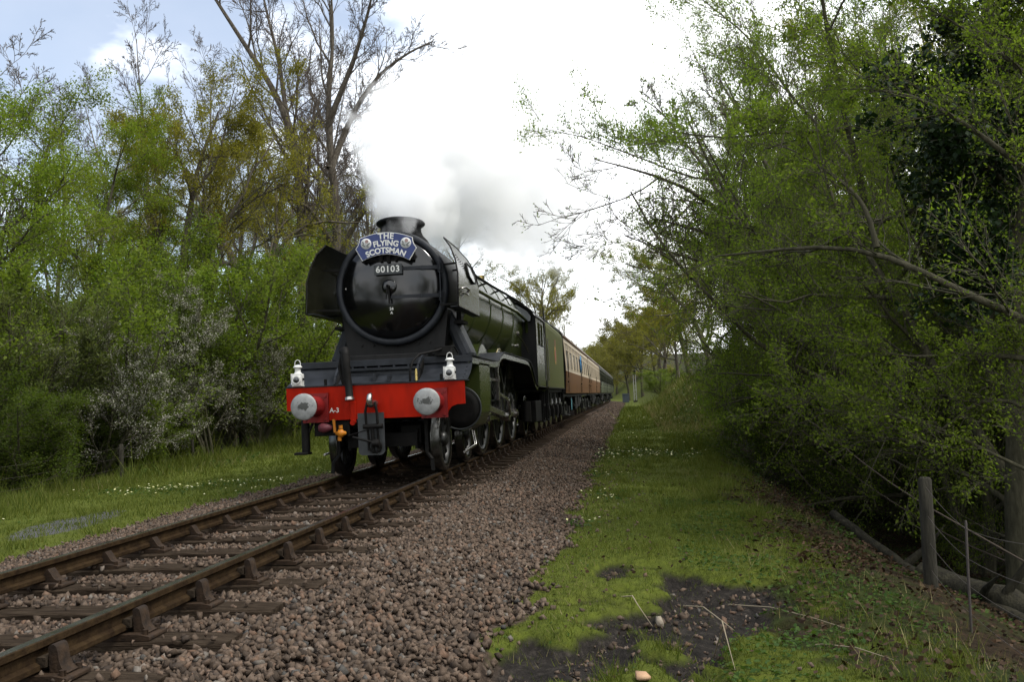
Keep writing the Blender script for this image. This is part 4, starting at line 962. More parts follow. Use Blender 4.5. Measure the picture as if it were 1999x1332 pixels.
def coach(yfront, low, up, win, name_lab, ndoor):
    root = empty('passenger_coach', (0, yfront+CLEN/2, 0)); tag(root, name_lab, 'coach', 'passenger coaches behind the tender')
    h = CLEN/2
    prof = [(1.34, 1.13), (1.375, 1.5), (1.385, 1.9), (1.383, 1.94)]
    upr = [(1.383, 1.94), (1.36, 2.5), (1.33, 3.0), (1.30, 3.16)]
    def xs(z):
        P = prof+upr[1:]; return float(np.interp(z, [p[1] for p in P], [p[0] for p in P]))
    for s in (-1, 1):
        b = MB(); b.sheet([[(s*x, -h, z), (s*x, h, z)] for x, z in prof], th=(-s*.03, 0, 0)); b.build('lower_side', low, root)
        b = MB(); b.sheet([[(s*xs(z), -h, z), (s*xs(z), h, z)] for z in (3.0, 3.08, 3.17)], th=(-s*.03, 0, 0)); b.sheet([[(s*xs(z), -h, z), (s*xs(z), h, z)] for z in (1.942, 2.04)], th=(-s*.03, 0, 0)); b.build('window_band', up, root)
        nw = 9; wp = CLEN/nw; ww = wp*.68
        for k in range(nw+1):
            b = MB(); c = -h+k*wp; a0 = max(-h, c-(wp-ww)/2); a1 = min(h, c+(wp-ww)/2)
            b.sheet([[(s*xs(z), a0, z), (s*xs(z), a1, z)] for z in (2.04, 2.4, 2.7, 3.0)], th=(-s*.03, 0, 0)); b.build('window_pillar', up, root)
        for k in range(nw):
            c = -h+(k+.5)*wp
            b = MB(); b.sheet([[(s*(xs(z)-.016), c-ww/2, z), (s*(xs(z)-.016), c+ww/2, z)] for z in (2.04, 2.6, 3.0)], th=(-s*.006, 0, 0)); w = b.build('window', win, root)
            b = MB(); z0, z1 = 2.05, 2.99
            f4 = [(s*(xs(z0)+.004), c-ww/2, z0), (s*(xs(z0)+.004), c+ww/2, z0), (s*(xs(z1)+.004), c+ww/2, z1), (s*(xs(z1)+.004), c-ww/2, z1)]
            for p, q in zip(f4, f4[1:]+f4[:1]): b.bar(p, q, .03, .03)
            zm = 2.74; b.bar((s*xs(zm), c-ww/2, zm), (s*xs(zm), c+ww/2, zm), .03, .04); b.bar((s*xs(2.86), c, zm), (s*xs(2.99), c, 2.99), .02, .03)
            b.build('window_frame', up, w)
            b = MB(); b.sheet([[(s*(xs(z)-.010), c-ww/2+.02, z), (s*(xs(z)-.010), c+ww/2-.02, z)] for z in (2.76, 2.98)], th=(-s*.005, 0, 0)); b.build('ventilator', m_vent if win is m_pane else m_panedk, w)
        for yd in ndoor:
            for e in (-.36, .36): b = MB(); b.bar((s*(xs(1.5)+.003), yd+e, 1.16), (s*(xs(2.05)+.003), yd+e, 2.05), .012, .02); b.bar((s*(xs(2.05)+.003), yd+e, 2.05), (s*(xs(3.1)+.003), yd+e, 3.1), .012, .02); b.build('door_edge', m_frame, root)
        for yd in ndoor:
            b = MB(); b.bar((s*(xs(1.55)+.03), yd-.28, 1.55), (s*(xs(1.55)+.03), yd-.08, 1.55), .04, .05); b.tube([(s*(xs(1.9)+.05), yd-.42, 1.7), (s*(xs(2.2)+.05), yd-.42, 2.2)], .015, 6); b.build('door_handle', m_frame, root)
        b = MB(); b.bar((s*1.33, -h, 3.19), (s*1.33, h, 3.19), .04, .05); b.build('gutter', m_choc if low is m_choc else m_sgreen2, root)
    arc = [(1.31*math.cos(a), 3.18+.60*math.sin(a)) for a in np.linspace(0, PI, 19)]
    b = MB(); b.sheet([[(x, -h, z) for x, z in arc], [(x, h, z) for x, z in arc]], th=(0, 0, -.03)); b.build('roof', m_roof, root)
    b = MB()
    for k in range(6):
        y = -h+1.6+k*3.2; b.cone((.35 if k % 2 else -.35, y, 3.72), (.35 if k % 2 else -.35, y, 3.86), .12, .09, 10)
    b.build('roof_ventilator', m_roof, root)
    b = MB()
    for e in (-1, 1):
        pol = [(-1.33, 1.13), (-1.37, 2.05), (-1.30, 3.17)]+[(1.30*math.cos(a), 3.18+.57*math.sin(a)) for a in np.linspace(PI*.98, PI*.02, 13)]+[(1.30, 3.17), (1.37, 2.05), (1.33, 1.13)]
        b.prism(pol, e*h-.012, e*h+.012, 'y'); b.box((-.45, min(e*h, e*(h+.25)), 1.1), (.45, max(e*h, e*(h+.25)), 3.2))
    b.build('coach_end', m_frame, root)
    b = MB(); b.box((-1.2, -h+.05, 1.0), (1.2, h-.05, 1.12)); b.box((-1.1, -2.2, .45), (-.7, 1.6, 1.0)); b.box((.7, -1.2, .45), (1.15, .6, 1.0)); b.box((.75, 1.2, .5), (1.15, 2.6, 1.0))
    b.box((.9, -4.2, .55), (1.15, -3.6, 1.0)); b.tube([(1.1, -5.0, 1.0), (1.1, 0, .42), (1.1, 5.0, 1.0)], .05, 6); b.tube([(-1.1, -5.0, 1.0), (-1.1, 0, .42), (-1.1, 5.0, 1.0)], .05, 6)
    b.build('underframe', m_frame, root)
    for e in (-1, 1):
        yb = e*(h-2.6)
        for s in (-1, 1):
            b = MB(); b.prism([(yb-1.7, .62), (yb-1.6, .82), (yb-.6, .80), (yb-.4, .62), (yb+.4, .62), (yb+.6, .80), (yb+1.6, .82), (yb+1.7, .62), (yb+1.35, .52), (yb+.6, .52), (yb+.4, .40), (yb-.4, .40), (yb-.6, .52), (yb-1.35, .52)], s*1.0-.03, s*1.0+.03, 'x')
            for q in (-1.3, 1.3): b.box((min(s*1.0, s*1.17), yb+q-.15, .34), (max(s*1.0, s*1.17), yb+q+.15, .62))
            b.box((min(s*.95, s*1.13), yb-.35, .3), (max(s*.95, s*1.13), yb+.35, .44))
            for q in (-.75, .75): b.cyl((s*1.06, yb+q, .38), (s*1.06, yb+q, .72), .07, 10)
            b.box((min(s*1.12, s*1.25), yb-.5, .28), (max(s*1.12, s*1.25), yb+.5, .31))
            b.build('bogie_frame', m_spoke, root)
        for q in (-1.3, 1.3):
            for s in (-1, 1):
                b = MB(); b.lathe([(.36, -.06), (.457, -.065), (.457, .05), (.485, .055), (.48, .075), (.36, .075), (.34, .03), (.1, .03), (.1, -.1), (.0001, -.1)], (0, 0, 0), 'x', 28)
                if s > 0: b.v = [(-x, y_, z) for x, y_, z in b.v]
                b.v = [(x+s*.77, y_+yb+q, z+.457) for x, y_, z in b.v]; b.build('coach_wheel', m_tyre, root)
    return root
D3 = (-8.9, 0.6, 8.9)
c1 = coach(16.35, m_choc, m_cream, m_pane, 'brown and cream coach next to the tender, with a round blue sticker on a window', D3)
b = MB(); b.cyl((1.375, 0.2, 2.42), (1.40, 0.2, 2.42), .44, 28); bs = b.build('round_sticker', m_sky, c1, loc=(0, .6, .02))
b = MB(); b.tube([(1.402, -.1, 2.6), (1.402, .2, 2.7), (1.402, .3, 2.5), (1.402, .05, 2.35), (1.402, .3, 2.2)], .03, 5); b.cyl((1.38, .2, 2.1), (1.402, .2, 2.1), .2, 14); b.build('print', m_navy, bs)
b = MB(); b.box((1.18, -4.6, .45), (1.2, -4.35, .95)); b.build('pale_blue_box', mat('pale_blue_paint', (0.12, 0.34, 0.40), 0.5), c1)
c2 = coach(16.35+19.9, m_choc, m_cream, m_pane, 'second brown and cream coach, between the stickered coach and the green ones', D3)
c3 = coach(16.35+2*19.9, m_sgreen, m_sgreen2, m_panedk, 'green coach coupled directly behind the last cream coach', (-8.9, -4, 0.6, 4.5, 8.9))
c4 = coach(16.35+3*19.9, m_sgreen, m_sgreen2, m_panedk, 'middle one of the three dark green coaches', (-8.9, -4, 0.6, 4.5, 8.9))
c5 = coach(16.35+4*19.9, m_sgreen, m_sgreen2, m_panedk, 'dark green coach at the far tail of the train', (-8.9, -4, 0.6, 4.5, 8.9))
# ------------------------------------------------------------------ trees: grown level by level, all branches of a level at once
def nrm(a): return a/np.maximum(np.linalg.norm(a, axis=-1, keepdims=True), 1e-9)
def grow(P0, D0, Ln, R0, ns, wob, trop, taper, r, curl=0.0):
    nb = len(P0); P = np.empty((nb, ns+1, 3)); P[:, 0] = P0; D = nrm(D0)
    tz = np.array([0, 0, 1.0])
    for s_ in range(ns):
        D = nrm(D + wob*r.randn(nb, 3) + (trop+curl*s_/max(ns-1, 1))*tz)
        P[:, s_+1] = P[:, s_]+D*(Ln/ns)[:, None]
    return P, R0[:, None]*np.linspace(1, taper, ns+1)[None]
def spawn(P, R, Ln, n_, t0, t1, ang, asd, ratio, r, shape=0.5, rr=0.6, flat=0.0, slim=0.022):
    nb, ns = P.shape[0], P.shape[1]-1
    t = ((np.arange(n_)[None]+r.rand(nb, n_))/n_)*(t1-t0)+t0
    ix = np.clip(t*ns, 0, ns-1e-4); i = ix.astype(int); f = (ix-i)[..., None]; bi = np.arange(nb)[:, None]
    pos = P[bi, i]*(1-f)+P[bi, i+1]*f; d = nrm(P[bi, i+1]-P[bi, i]); rad = R[bi, i]*(1-f[..., 0])+R[bi, i+1]*f[..., 0]
    v = r.randn(nb, n_, 3); v[..., 2] *= (1-flat)
    v = nrm(v-(v*d).sum(-1, keepdims=True)*d)
    a = (ang+asd*r.randn(nb, n_))[..., None]
    D = np.cos(a)*d+np.sin(a)*v
    L_ = Ln[:, None]*ratio*(1-shape*(t-t0)/max(t1-t0, 1e-6))*(0.65+0.7*r.rand(nb, n_))
    R0 = np.minimum(rad*rr, np.maximum(L_*slim, 0.004))
    return pos.reshape(-1, 3), D.reshape(-1, 3), L_.ravel(), R0.ravel()
def tubes(P, R, k, rmin):
    nb, m = P.shape[:2]; R = np.maximum(R, rmin)
    T = np.empty_like(P); T[:, 1:-1] = P[:, 2:]-P[:, :-2]; T[:, 0] = P[:, 1]-P[:, 0]; T[:, -1] = P[:, -1]-P[:, -2]; T = nrm(T)
    ref = np.where(np.abs(T[:, :1, 2:3]) < 0.9, np.array([0, 0, 1.0]), np.array([1.0, 0, 0]))
    A = nrm(np.cross(T, ref)); B = np.cross(T, A)
    th = 2*PI*np.arange(k)/k
    V = P[:, :, None, :]+R[:, :, None, None]*(A[:, :, None, :]*np.cos(th)[:, None]+B[:, :, None, :]*np.sin(th)[:, None])
    b = (np.arange(nb)*m*k)[:, None, None]+(np.arange(m-1)*k)[None, :, None]+np.arange(k)[None, None]
    b2 = (np.arange(nb)*m*k)[:, None, None]+(np.arange(m-1)*k)[None, :, None]+((np.arange(k)+1) % k)[None, None]
    F = np.stack([b, b2, b2+k, b+k], -1).reshape(-1, 4)
    return V.reshape(-1, 3), F
def leaves(P, m, size, r, spread=0.6, up=0.35, hang=0.0, wid=0.5, scat=0.05, t0=0.25):
    nb, ns = P.shape[0], P.shape[1]-1
    t = t0+(1-t0)*r.rand(nb, m); ix = np.clip(t*ns, 0, ns-1e-4); i = ix.astype(int); f = (ix-i)[..., None]; bi = np.arange(nb)[:, None]
    pos = (P[bi, i]*(1-f)+P[bi, i+1]*f).reshape(-1, 3); d = nrm(P[bi, i+1]-P[bi, i]).reshape(-1, 3); n_ = len(pos)
    pos = pos+scat*r.randn(n_, 3)
    D = nrm(d*(1-spread)+spread*r.randn(n_, 3)*0.7+np.array([0, 0, -hang]))
    N = nrm(r.randn(n_, 3)+np.array([0, 0, up*3])); Sd = nrm(np.cross(D, N)); N = np.cross(Sd, D)
    l = (size*(0.6+0.8*r.rand(n_)))[:, None]
    V = np.stack([pos, pos+D*l*.45+Sd*l*wid*.5+N*l*.08, pos+D*l, pos+D*l*.45-Sd*l*wid*.5+N*l*.08], 1).reshape(-1, 3)
    return V, np.arange(n_*4).reshape(-1, 4)
def merge2(parts): return merge([p for p in parts if len(p[0])])
def resample(pts, n_):
    pts = np.array(pts, float); s_ = np.concatenate([[0], np.cumsum(np.linalg.norm(np.diff(pts, axis=0), axis=1))])
    q = np.linspace(0, s_[-1], n_+1); o = np.stack([np.interp(q, s_, pts[:, k]) for k in range(3)], -1)
    for _ in range(2): o[1:-1] = o[1:-1]*.5+(o[:-2]+o[2:])*.25
    return o, s_[-1]
def make_tree(seed, h, trunk_r, L, leaf=None, wood=None, guided=None, rmin=0.006, trunk_wob=0.05, ns0=12, lean=(0, 0), stems=1, stem_spread=0.35, ksides=(8, 5, 4, 3, 3), leaf_mats=None, flare=1.35, parts_from=2):
    """L: list of dicts for levels 1.. ; returns (trunk, branches, crown) meshes"""
    r = np.random.RandomState(seed)
    if guided:
        trunks = []
        for pts, r0, r1 in guided:
            p, ln = resample(pts, ns0); trunks.append((p, np.linspace(r0, r1, ns0+1)**1.0, ln))
        P = np.stack([t[0] for t in trunks]); R = np.stack([t[1] for t in trunks]); Ln = np.array([t[2] for t in trunks])
    else:
        a = r.rand(stems)*2*PI
        D0 = np.stack([np.cos(a)*stem_spread*(stems > 1)+lean[0], np.sin(a)*stem_spread*(stems > 1)+lean[1], np.ones(stems)], -1)
        P0 = np.stack([np.cos(a)*.15*(stems > 1), np.sin(a)*.15*(stems > 1), np.full(stems, -.25)], -1)
        Ln = h*(0.8+0.3*r.rand(stems)) if stems > 1 else np.array([h])
        P, R = grow(P0, D0, Ln, np.full(stems, trunk_r), ns0, trunk_wob, 0.03, 0.12, r)
    R[:, 0] *= flare; R[:, 1] *= 1+(flare-1)*.25
    lv = [(P, R)]
    for q in L:
        p0, d0, l0, r0 = spawn(P, R, Ln, q['n'], q.get('t0', .25), q.get('t1', .98), q.get('ang', .8), q.get('asd', .15), q['ratio'], r, q.get('shape', .5), q.get('rr', .6), q.get('flat', 0), q.get('slim', .02))
        P, R = grow(p0, d0, l0, r0, q.get('ns', 5), q.get('wob', .12), q.get('trop', .04), q.get('taper', .25), r, q.get('curl', 0)); Ln = l0
        lv.append((P, R))
    tv = merge2([tubes(*lv[k], ksides[min(k, 4)], rmin) for k in range(min(parts_from, len(lv)))])
    bv = merge2([tubes(*lv[k], ksides[min(k, 4)], rmin) for k in range(parts_from, len(lv))]) if len(lv) > parts_from else None
    out = {'trunk': tv, 'branches': bv}
    if leaf:
        out['crown'] = [leaves(lv[-1][0], q['m'], q['size'], r, q.get('spread', .6), q.get('up', .35), q.get('hang', 0), q.get('wid', .5), q.get('scat', .05), q.get('t0', .25)) for q in leaf]
    return out
def barkmat(name, a, b_): return mat(name, a, 0.9, 0, b_, 5, 0.8, 14, spec=0.2, stretch=(3, 3, .8))
m_bark = barkmat('grey_brown_bark', (0.055, 0.046, 0.034), (0.14, 0.12, 0.092))
m_bark2 = barkmat('mossy_bark', (0.040, 0.038, 0.022), (0.085, 0.078, 0.048))
m_bark3 = barkmat('pale_bark', (0.10, 0.088, 0.07), (0.24, 0.215, 0.18))
m_twig = mat('brown_twig', (0.060, 0.045, 0.034), 0.85, 0, (0.095, 0.075, 0.058), 3, spec=0.2, island=True)
m_twig2 = mat('grey_twig', (0.075, 0.065, 0.055), 0.85, 0, (0.14, 0.122, 0.105), 3, spec=0.2, island=True)
m_twig3 = mat('olive_twig', (0.045, 0.042, 0.026), 0.85, 0, (0.10, 0.092, 0.062), 3, spec=0.2, island=True)
def leafmat(name, a, b_, tr=0.45, rnd=0.12, spec=0.07, trc=None): return mat(name, a, 0.55, 0, b_, island=True, objrand=rnd, transl=tr, spec=spec, trcol=trc)
m_beech = leafmat('fresh_beech_leaf', (0.105, 0.160, 0.016), (0.200, 0.245, 0.036), tr=.52)
m_oak = leafmat('young_oak_leaf', (0.165, 0.170, 0.022), (0.255, 0.230, 0.048), tr=.55)
m_horn = leafmat('hornbeam_leaf', (0.094, 0.140, 0.019), (0.176, 0.215, 0.040), tr=.6, trc=(1.3, 1.5, .65))
m_hornb = leafmat('hazel_leaf', (0.085, 0.130, 0.018), (0.158, 0.198, 0.036), tr=.6, trc=(1.3, 1.5, .65))
m_ivy = leafmat('ivy_leaf', (0.012, 0.028, 0.008), (0.026, 0.050, 0.013), 0.15, spec=0.2)
m_shrub = leafmat('shrub_leaf', (0.094, 0.148, 0.019), (0.174, 0.222, 0.038), tr=.52)
m_dark = leafmat('dark_shaded_shrub_leaf', (0.045, 0.075, 0.012), (0.088, 0.118, 0.022), tr=.5)  # dark green bushes, with the shade inside the wood put into the leaf colour
m_willow = leafmat('willow_leaf', (0.085, 0.115, 0.035), (0.165, 0.185, 0.075))
m_blos = leafmat('blackthorn_blossom', (0.34, 0.335, 0.27), (0.54, 0.52, 0.44), 0.3, 0.04, trc=(1, 1, .95))
m_blosl = leafmat('blackthorn_leaf', (0.060, 0.080, 0.022), (0.115, 0.135, 0.045))
m_far = leafmat('far_bud_leaf', (0.150, 0.150, 0.036), (0.240, 0.215, 0.075), tr=.55)
PROTO = {}
def proto(name, kind, t, h, bark, twig, leafmats=()):
    root = empty(kind, (0, 0, 0))
    v, f = t['trunk']; obj('trunk', mesh_np('trunk', v, [f], [bark], smooth=True), root)
    if t.get('branches'):
        v, f = t['branches']; obj('branches', mesh_np('branches', v, [f], [twig], smooth=True), root)
    if t.get('crown'):
        for k, ((v, f), m) in enumerate(zip(t['crown'], leafmats)):
            nm = 'crown' if k == 0 else 'blossom'
            obj(nm, mesh_np(nm, v, [f], [m]), root)
    zz = np.concatenate([v[:, 2] for v, f in [t['trunk']]+([t['branches']] if t.get('branches') else [])+(t.get('crown') or [])])
    PROTO[name] = dict(root=root, h=float(np.percentile(zz, 99.7)), used=False, kids=children(root))
    return root
def place(name, x, y, top, rz, label, group=None, kind=None, sink=0.0, wide=1.0, cat='tree', z=None):
    p = PROTO[name]
    if not p['used']: o = p['root']; p['used'] = True
    else:
        o = p['root'].copy(); COL.objects.link(o)
        for ch in p['kids']:
            c = ch.copy(); COL.objects.link(c); c.parent = o
    gz = float(H(x, y)); s = (top-gz)/p['h']
    if kind: o.name = kind
    o.location = (x, y, (gz if z is None else z)-sink); o.rotation_euler = (0, 0, rz); o.scale = (s*wide, s*wide, s)
    tag(o, label, cat, group); return o

# -- species
for k in range(2):
    proto('bare%d' % k, 'bare_tree', make_tree(10+k, 24, .30, [
        dict(n=15, t0=.28, ang=.62, ratio=.34, shape=.55, ns=7, wob=.10, trop=.06, slim=.017),
        dict(n=9, t0=.2, ang=.7, ratio=.40, shape=.4, ns=5, wob=.13, trop=.03),
        dict(n=6, t0=.15, ang=.7, ratio=.45, ns=4, wob=.15, trop=.02),
        dict(n=4, t0=.2, ang=.65, ratio=.5, ns=2, wob=.15)], rmin=.015), 24, m_bark if k else m_bark3, m_twig2 if k else m_twig)
proto('budding', 'budding_tree', make_tree(21, 22, .28, [
        dict(n=15, t0=.25, ang=.6, ratio=.36, ns=7, wob=.10, trop=.06, slim=.017),
        dict(n=9, t0=.2, ang=.7, ratio=.40, shape=.4, ns=5, wob=.13, trop=.03),
        dict(n=6, t0=.15, ang=.7, ratio=.45, ns=3, wob=.15, trop=.02),
        dict(n=3, t0=.2, ang=.65, ratio=.5, ns=2, wob=.15)], leaf=[dict(m=5, size=.10, scat=.10)], rmin=.008), 22, m_bark, m_twig2, [m_far])
for k in range(2):
    proto('oak%d' % k, 'oak_tree', make_tree(30+k, 17, .40, [
        dict(n=13, t0=.22, ang=.85, ratio=.50, shape=.45, ns=8, wob=.16, trop=.05, slim=.022),
        dict(n=9, t0=.2, ang=.75, ratio=.42, shape=.35, ns=5, wob=.16, trop=.03),
        dict(n=6, t0=.15, ang=.75, ratio=.45, ns=3, wob=.18, trop=.02),
        dict(n=4, t0=.2, ang=.7, ratio=.5, ns=2, wob=.15)], leaf=[dict(m=14, size=.115, scat=.16, wid=.6)], rmin=.008, trunk_wob=.09), 17, m_bark, m_twig3, [m_oak])
for k in range(2):
    proto('beech%d' % k, 'beech_tree', make_tree(40+k, 13, .26, [
        dict(n=17, t0=.10, ang=1.0, ratio=.46, shape=.5, ns=6, wob=.10, trop=.03, flat=.3, slim=.016),
        dict(n=8, t0=.15, ang=.75, ratio=.42, shape=.4, ns=4, wob=.13, flat=.5, curl=-.08),
        dict(n=5, t0=.15, ang=.75, ratio=.5, ns=2, wob=.15, flat=.4, curl=-.1)], leaf=[dict(m=64, size=.092, scat=.20, up=.7, wid=.62, t0=.0)], rmin=.007), 13, m_bark2, m_twig3, [m_beech])
for k in range(2):
    proto('shrub%d' % k, 'leafy_shrub', make_tree(50+k, 4.5, .06, [
        dict(n=9, t0=.12, ang=.7, ratio=.42, ns=5, wob=.14, trop=.05),
        dict(n=7, t0=.1, ang=.75, ratio=.45, ns=3, wob=.15),
        dict(n=4, t0=.1, ang=.7, ratio=.5, ns=2, wob=.15)], leaf=[dict(m=24, size=.056, scat=.10, up=.55, wid=.6, t0=0)], stems=6, stem_spread=.5, ns0=7, trunk_wob=.09, rmin=.005, flare=1.1), 4.5, m_bark2, m_twig3, [m_shrub if k else m_dark])
proto('blossom', 'blossom_shrub', make_tree(60, 6.0, .07, [
        dict(n=9, t0=.2, ang=.7, ratio=.42, ns=5, wob=.15, trop=.05),
        dict(n=8, t0=.1, ang=.75, ratio=.42, ns=3, wob=.15, trop=.05),
        dict(n=5, t0=.1, ang=.7, ratio=.5, ns=2, wob=.15)], leaf=[dict(m=11, size=.060, scat=.07, t0=0), dict(m=10, size=.040, scat=.04, wid=.9, t0=0)], stems=6, stem_spread=.42, ns0=7, trunk_wob=.09, rmin=.006, flare=1.1), 6.0, m_bark2, m_twig2, [m_blosl, m_blos])
proto('willow', 'willow_shrub', make_tree(65, 5.5, .07, [
        dict(n=9, t0=.15, ang=.6, ratio=.45, ns=5, wob=.12, trop=.07),
        dict(n=8, t0=.1, ang=.55, ratio=.45, ns=3, wob=.12, trop=.08),
        dict(n=4, t0=.1, ang=.5, ratio=.5, ns=2, wob=.1, trop=.1)], leaf=[dict(m=12, size=.095, scat=.06, wid=.3, spread=.4, t0=0)], stems=6, stem_spread=.45, ns0=7, rmin=.005, flare=1.1), 5.5, m_bark2, m_twig3, [m_willow])
for k in range(2):
    proto('horn%d' % k, 'hornbeam_tree', make_tree(70+k, 10, .15, [
        dict(n=10, t0=.10, ang=1.05, ratio=.50, shape=.45, ns=8, wob=.10, trop=.05, curl=-.07, slim=.014),
        dict(n=9, t0=.15, ang=.7, ratio=.40, shape=.4, ns=5, wob=.12, flat=.4, curl=-.06, slim=.014),
        dict(n=7, t0=.1, ang=.75, ratio=.45, ns=3, wob=.14, flat=.4, curl=-.06, slim=.012),
        dict(n=3, t0=.15, ang=.7, ratio=.5, ns=2, wob=.14)], leaf=[dict(m=[13, 14][k], size=.046, scat=.08, up=.5, wid=.58, t0=0)], stems=3, stem_spread=.40, ns0=9, trunk_wob=.10, rmin=.004), 10, m_bark2, m_twig3, [m_horn if k != 1 else m_hornb])
proto('ivy', 'ivy_clad_tree', make_tree(80, 13, .24, [
        dict(n=20, t0=.42, ang=1.1, ratio=.24, shape=.2, ns=5, wob=.14, trop=.03),
        dict(n=8, t0=.1, ang=.8, ratio=.45, ns=3, wob=.16),
        dict(n=5, t0=.1, ang=.8, ratio=.5, ns=2, wob=.16)], leaf=[dict(m=44, size=.10, scat=.11, up=.5, wid=.8, t0=0)], rmin=.006), 13, m_bark2, m_twig3, [m_ivy])
proto('farwood', 'far_tree', make_tree(90, 14, .22, [
        dict(n=16, t0=.25, t1=.85, shape=.12, ang=.85, ratio=.46, ns=5, wob=.13, trop=.05),
        dict(n=8, t0=.15, ang=.75, ratio=.45, ns=4, wob=.15),
        dict(n=5, t0=.1, ang=.75, ratio=.5, ns=2, wob=.15)], leaf=[dict(m=26, size=.20, scat=.3, wid=.7, t0=0)], rmin=.02), 14, m_bark2, m_twig, [m_far])
# ------------------------------------------------------------------ where each tree stands
GUIDE_A = [([(-16.18, 38.43, 3.4), (-16.18, 38.2, 7.21), (-16.05, 37.98, 11.01), (-15.98, 37.8, 14.18), (-16.18, 37.56, 17.68), (-16.96, 36.79, 20.41), (-18.5, 35.93, 23.12), (-19.65, 34.64, 25.41), (-20.33, 33.45, 26.97)], 0.44, 0.07),
    ([(-14.86, 39.09, 3.52), (-14.54, 38.87, 7.82), (-14.13, 39.2, 11.41), (-14.15, 39.03, 14.31), (-14.4, 38.8, 17.55), (-14.3, 38.61, 20.77), (-13.77, 38.5, 23.65), (-13.78, 38.25, 27.85)], 0.42, 0.05),
    ([(-14.31, 39.08, 9.77), (-12.84, 38.31, 12.14), (-11.5, 37.4, 13.15), (-10.6, 37.4, 14.98), (-9.45, 36.45, 16.38)], 0.20, 0.05),
    ([(-14.38, 38.9, 15.94), (-13.84, 39.84, 18.12), (-12.68, 39.85, 20.37), (-11.36, 40.88, 22.62), (-9.48, 41.04, 23.87), (-7.95, 41.19, 24.47)], 0.24, 0.05),
    ([(-14.55, 38.95, 11.39), (-15.13, 36.96, 13.15), (-16.14, 35.79, 13.61), (-16.98, 34.7, 13.35), (-17.8, 33.63, 12.68)], 0.16, 0.05),
    ([(-16.08, 37.63, 16.72), (-16.94, 38.38, 19.28), (-17.59, 39.07, 23.21), (-18.61, 39.72, 26.94), (-18.98, 39.53, 29.29)], 0.20, 0.05),
    ([(-14.36, 38.72, 18.84), (-12.33, 37.76, 22.27), (-10.96, 36.75, 24.97), (-10.13, 35.72, 26.98)], 0.20, 0.05)]
GUIDE_B = [([(10.97, 6.78, -2.01), (10.07, 6.02, 0.36), (9.17, 5.31, 1.86), (8.04, 4.61, 2.82), (6.85, 3.9, 3.86), (6.14, 3.27, 4.44), (5.73, 2.68, 5.03), (5.01, 2.07, 5.28), (4.47, 1.49, 5.45), (3.8, 1.0, 5.51), (3.17, 0.31, 5.57)], 0.17, 0.01),
    ([(6.48, 3.53, 4.06), (5.64, 2.71, 4.3), (4.86, 2.1, 4.49), (4.22, 1.51, 4.58)], 0.07, 0.01),
    ([(5.9, 2.91, 4.79), (5.54, 3.11, 5.87), (5.02, 3.0, 6.56), (4.61, 2.91, 7.2), (4.18, 2.84, 7.5)], 0.05, 0.01),
    ([(8.53, 4.9, 2.4), (7.05, 3.96, 3.28), (5.61, 2.74, 3.67), (4.52, 2.09, 3.97), (3.68, 1.46, 4.24)], 0.10, 0.01),
    ([(8.04, 4.61, 2.82), (7.66, 4.46, 4.6), (7.03, 4.29, 6.04), (6.51, 4.15, 7.24), (5.82, 3.5, 8.27)], 0.10, 0.01)]
GUIDE_C = [([(8.52, -7.73, -0.75), (8.33, -7.81, 0.2), (7.99, -7.92, 1.19), (7.43, -8.01, 1.68), (7.08, -8.06, 1.7), (6.61, -8.14, 2.03), (6.12, -7.92, 2.4), (5.63, -7.68, 2.49), (5.17, -7.33, 2.5), (4.66, -6.99, 2.53)], 0.07, 0.01),
    ([(8.29, -7.83, 0.39), (8.06, -7.94, 1.68), (8.09, -7.82, 3.21), (8.04, -7.61, 4.59), (7.84, -7.7, 5.64)], 0.08, 0.01),
    ([(8.11, -7.78, 2.61), (7.49, -8.09, 3.04), (7.03, -8.17, 3.45), (6.55, -7.96, 3.91), (6.02, -7.53, 4.15), (5.62, -7.18, 4.24)], 0.04, 0.00),
    ([(6.13, -7.91, 2.39), (6.07, -7.85, 2.84), (5.87, -7.69, 3.15), (5.55, -7.35, 3.53), (5.14, -6.92, 3.9)], 0.03, 0.00),
    ([(8.17, -7.87, 0.89), (7.59, -7.76, 1.22), (7.06, -7.63, 1.3), (6.46, -7.3, 1.29), (5.95, -6.88, 1.56)], 0.04, 0.00),
    ([(8.33, -7.81, 0.2), (7.7, -7.71, 0.61), (7.2, -7.59, 0.94), (6.5, -7.64, 0.35), (5.91, -7.34, 0.83), (5.45, -7.01, 1.02)], 0.03, 0.00),
    ([(8.1, -7.74, 3.49), (7.58, -7.84, 4.17), (7.06, -7.74, 4.68), (6.55, -7.53, 5.15)], 0.04, 0.00),
    ([(8.45, -7.77, -0.3), (7.83, -7.86, -0.08), (7.16, -7.96, 0.25), (6.64, -7.74, 0.6), (6.09, -7.42, 0.77), (5.66, -6.96, 0.73)], 0.03, 0.00)]
proto('ash', 'bare_tree', make_tree(101, 26, .4, [
    dict(n=17, t0=.28, t1=1.0, ang=.62, ratio=.27, shape=.35, ns=7, wob=.11, trop=.07, slim=.014),
    dict(n=8, t0=.15, ang=.65, ratio=.42, shape=.4, ns=5, wob=.13, trop=.05, slim=.016),
    dict(n=5, t0=.15, ang=.65, ratio=.48, ns=2, wob=.15, trop=.04),
    dict(n=2, t0=.2, ang=.6, ratio=.5, ns=2, wob=.15)], guided=GUIDE_A, rmin=.011, ns0=20, flare=1.25), 26, m_bark, m_twig)
PROTO['ash']['root'].location = (0, 0, 0); tag(PROTO['ash']['root'], 'tall bare tree with several thick grey stems behind the smoke deflector', 'tree')
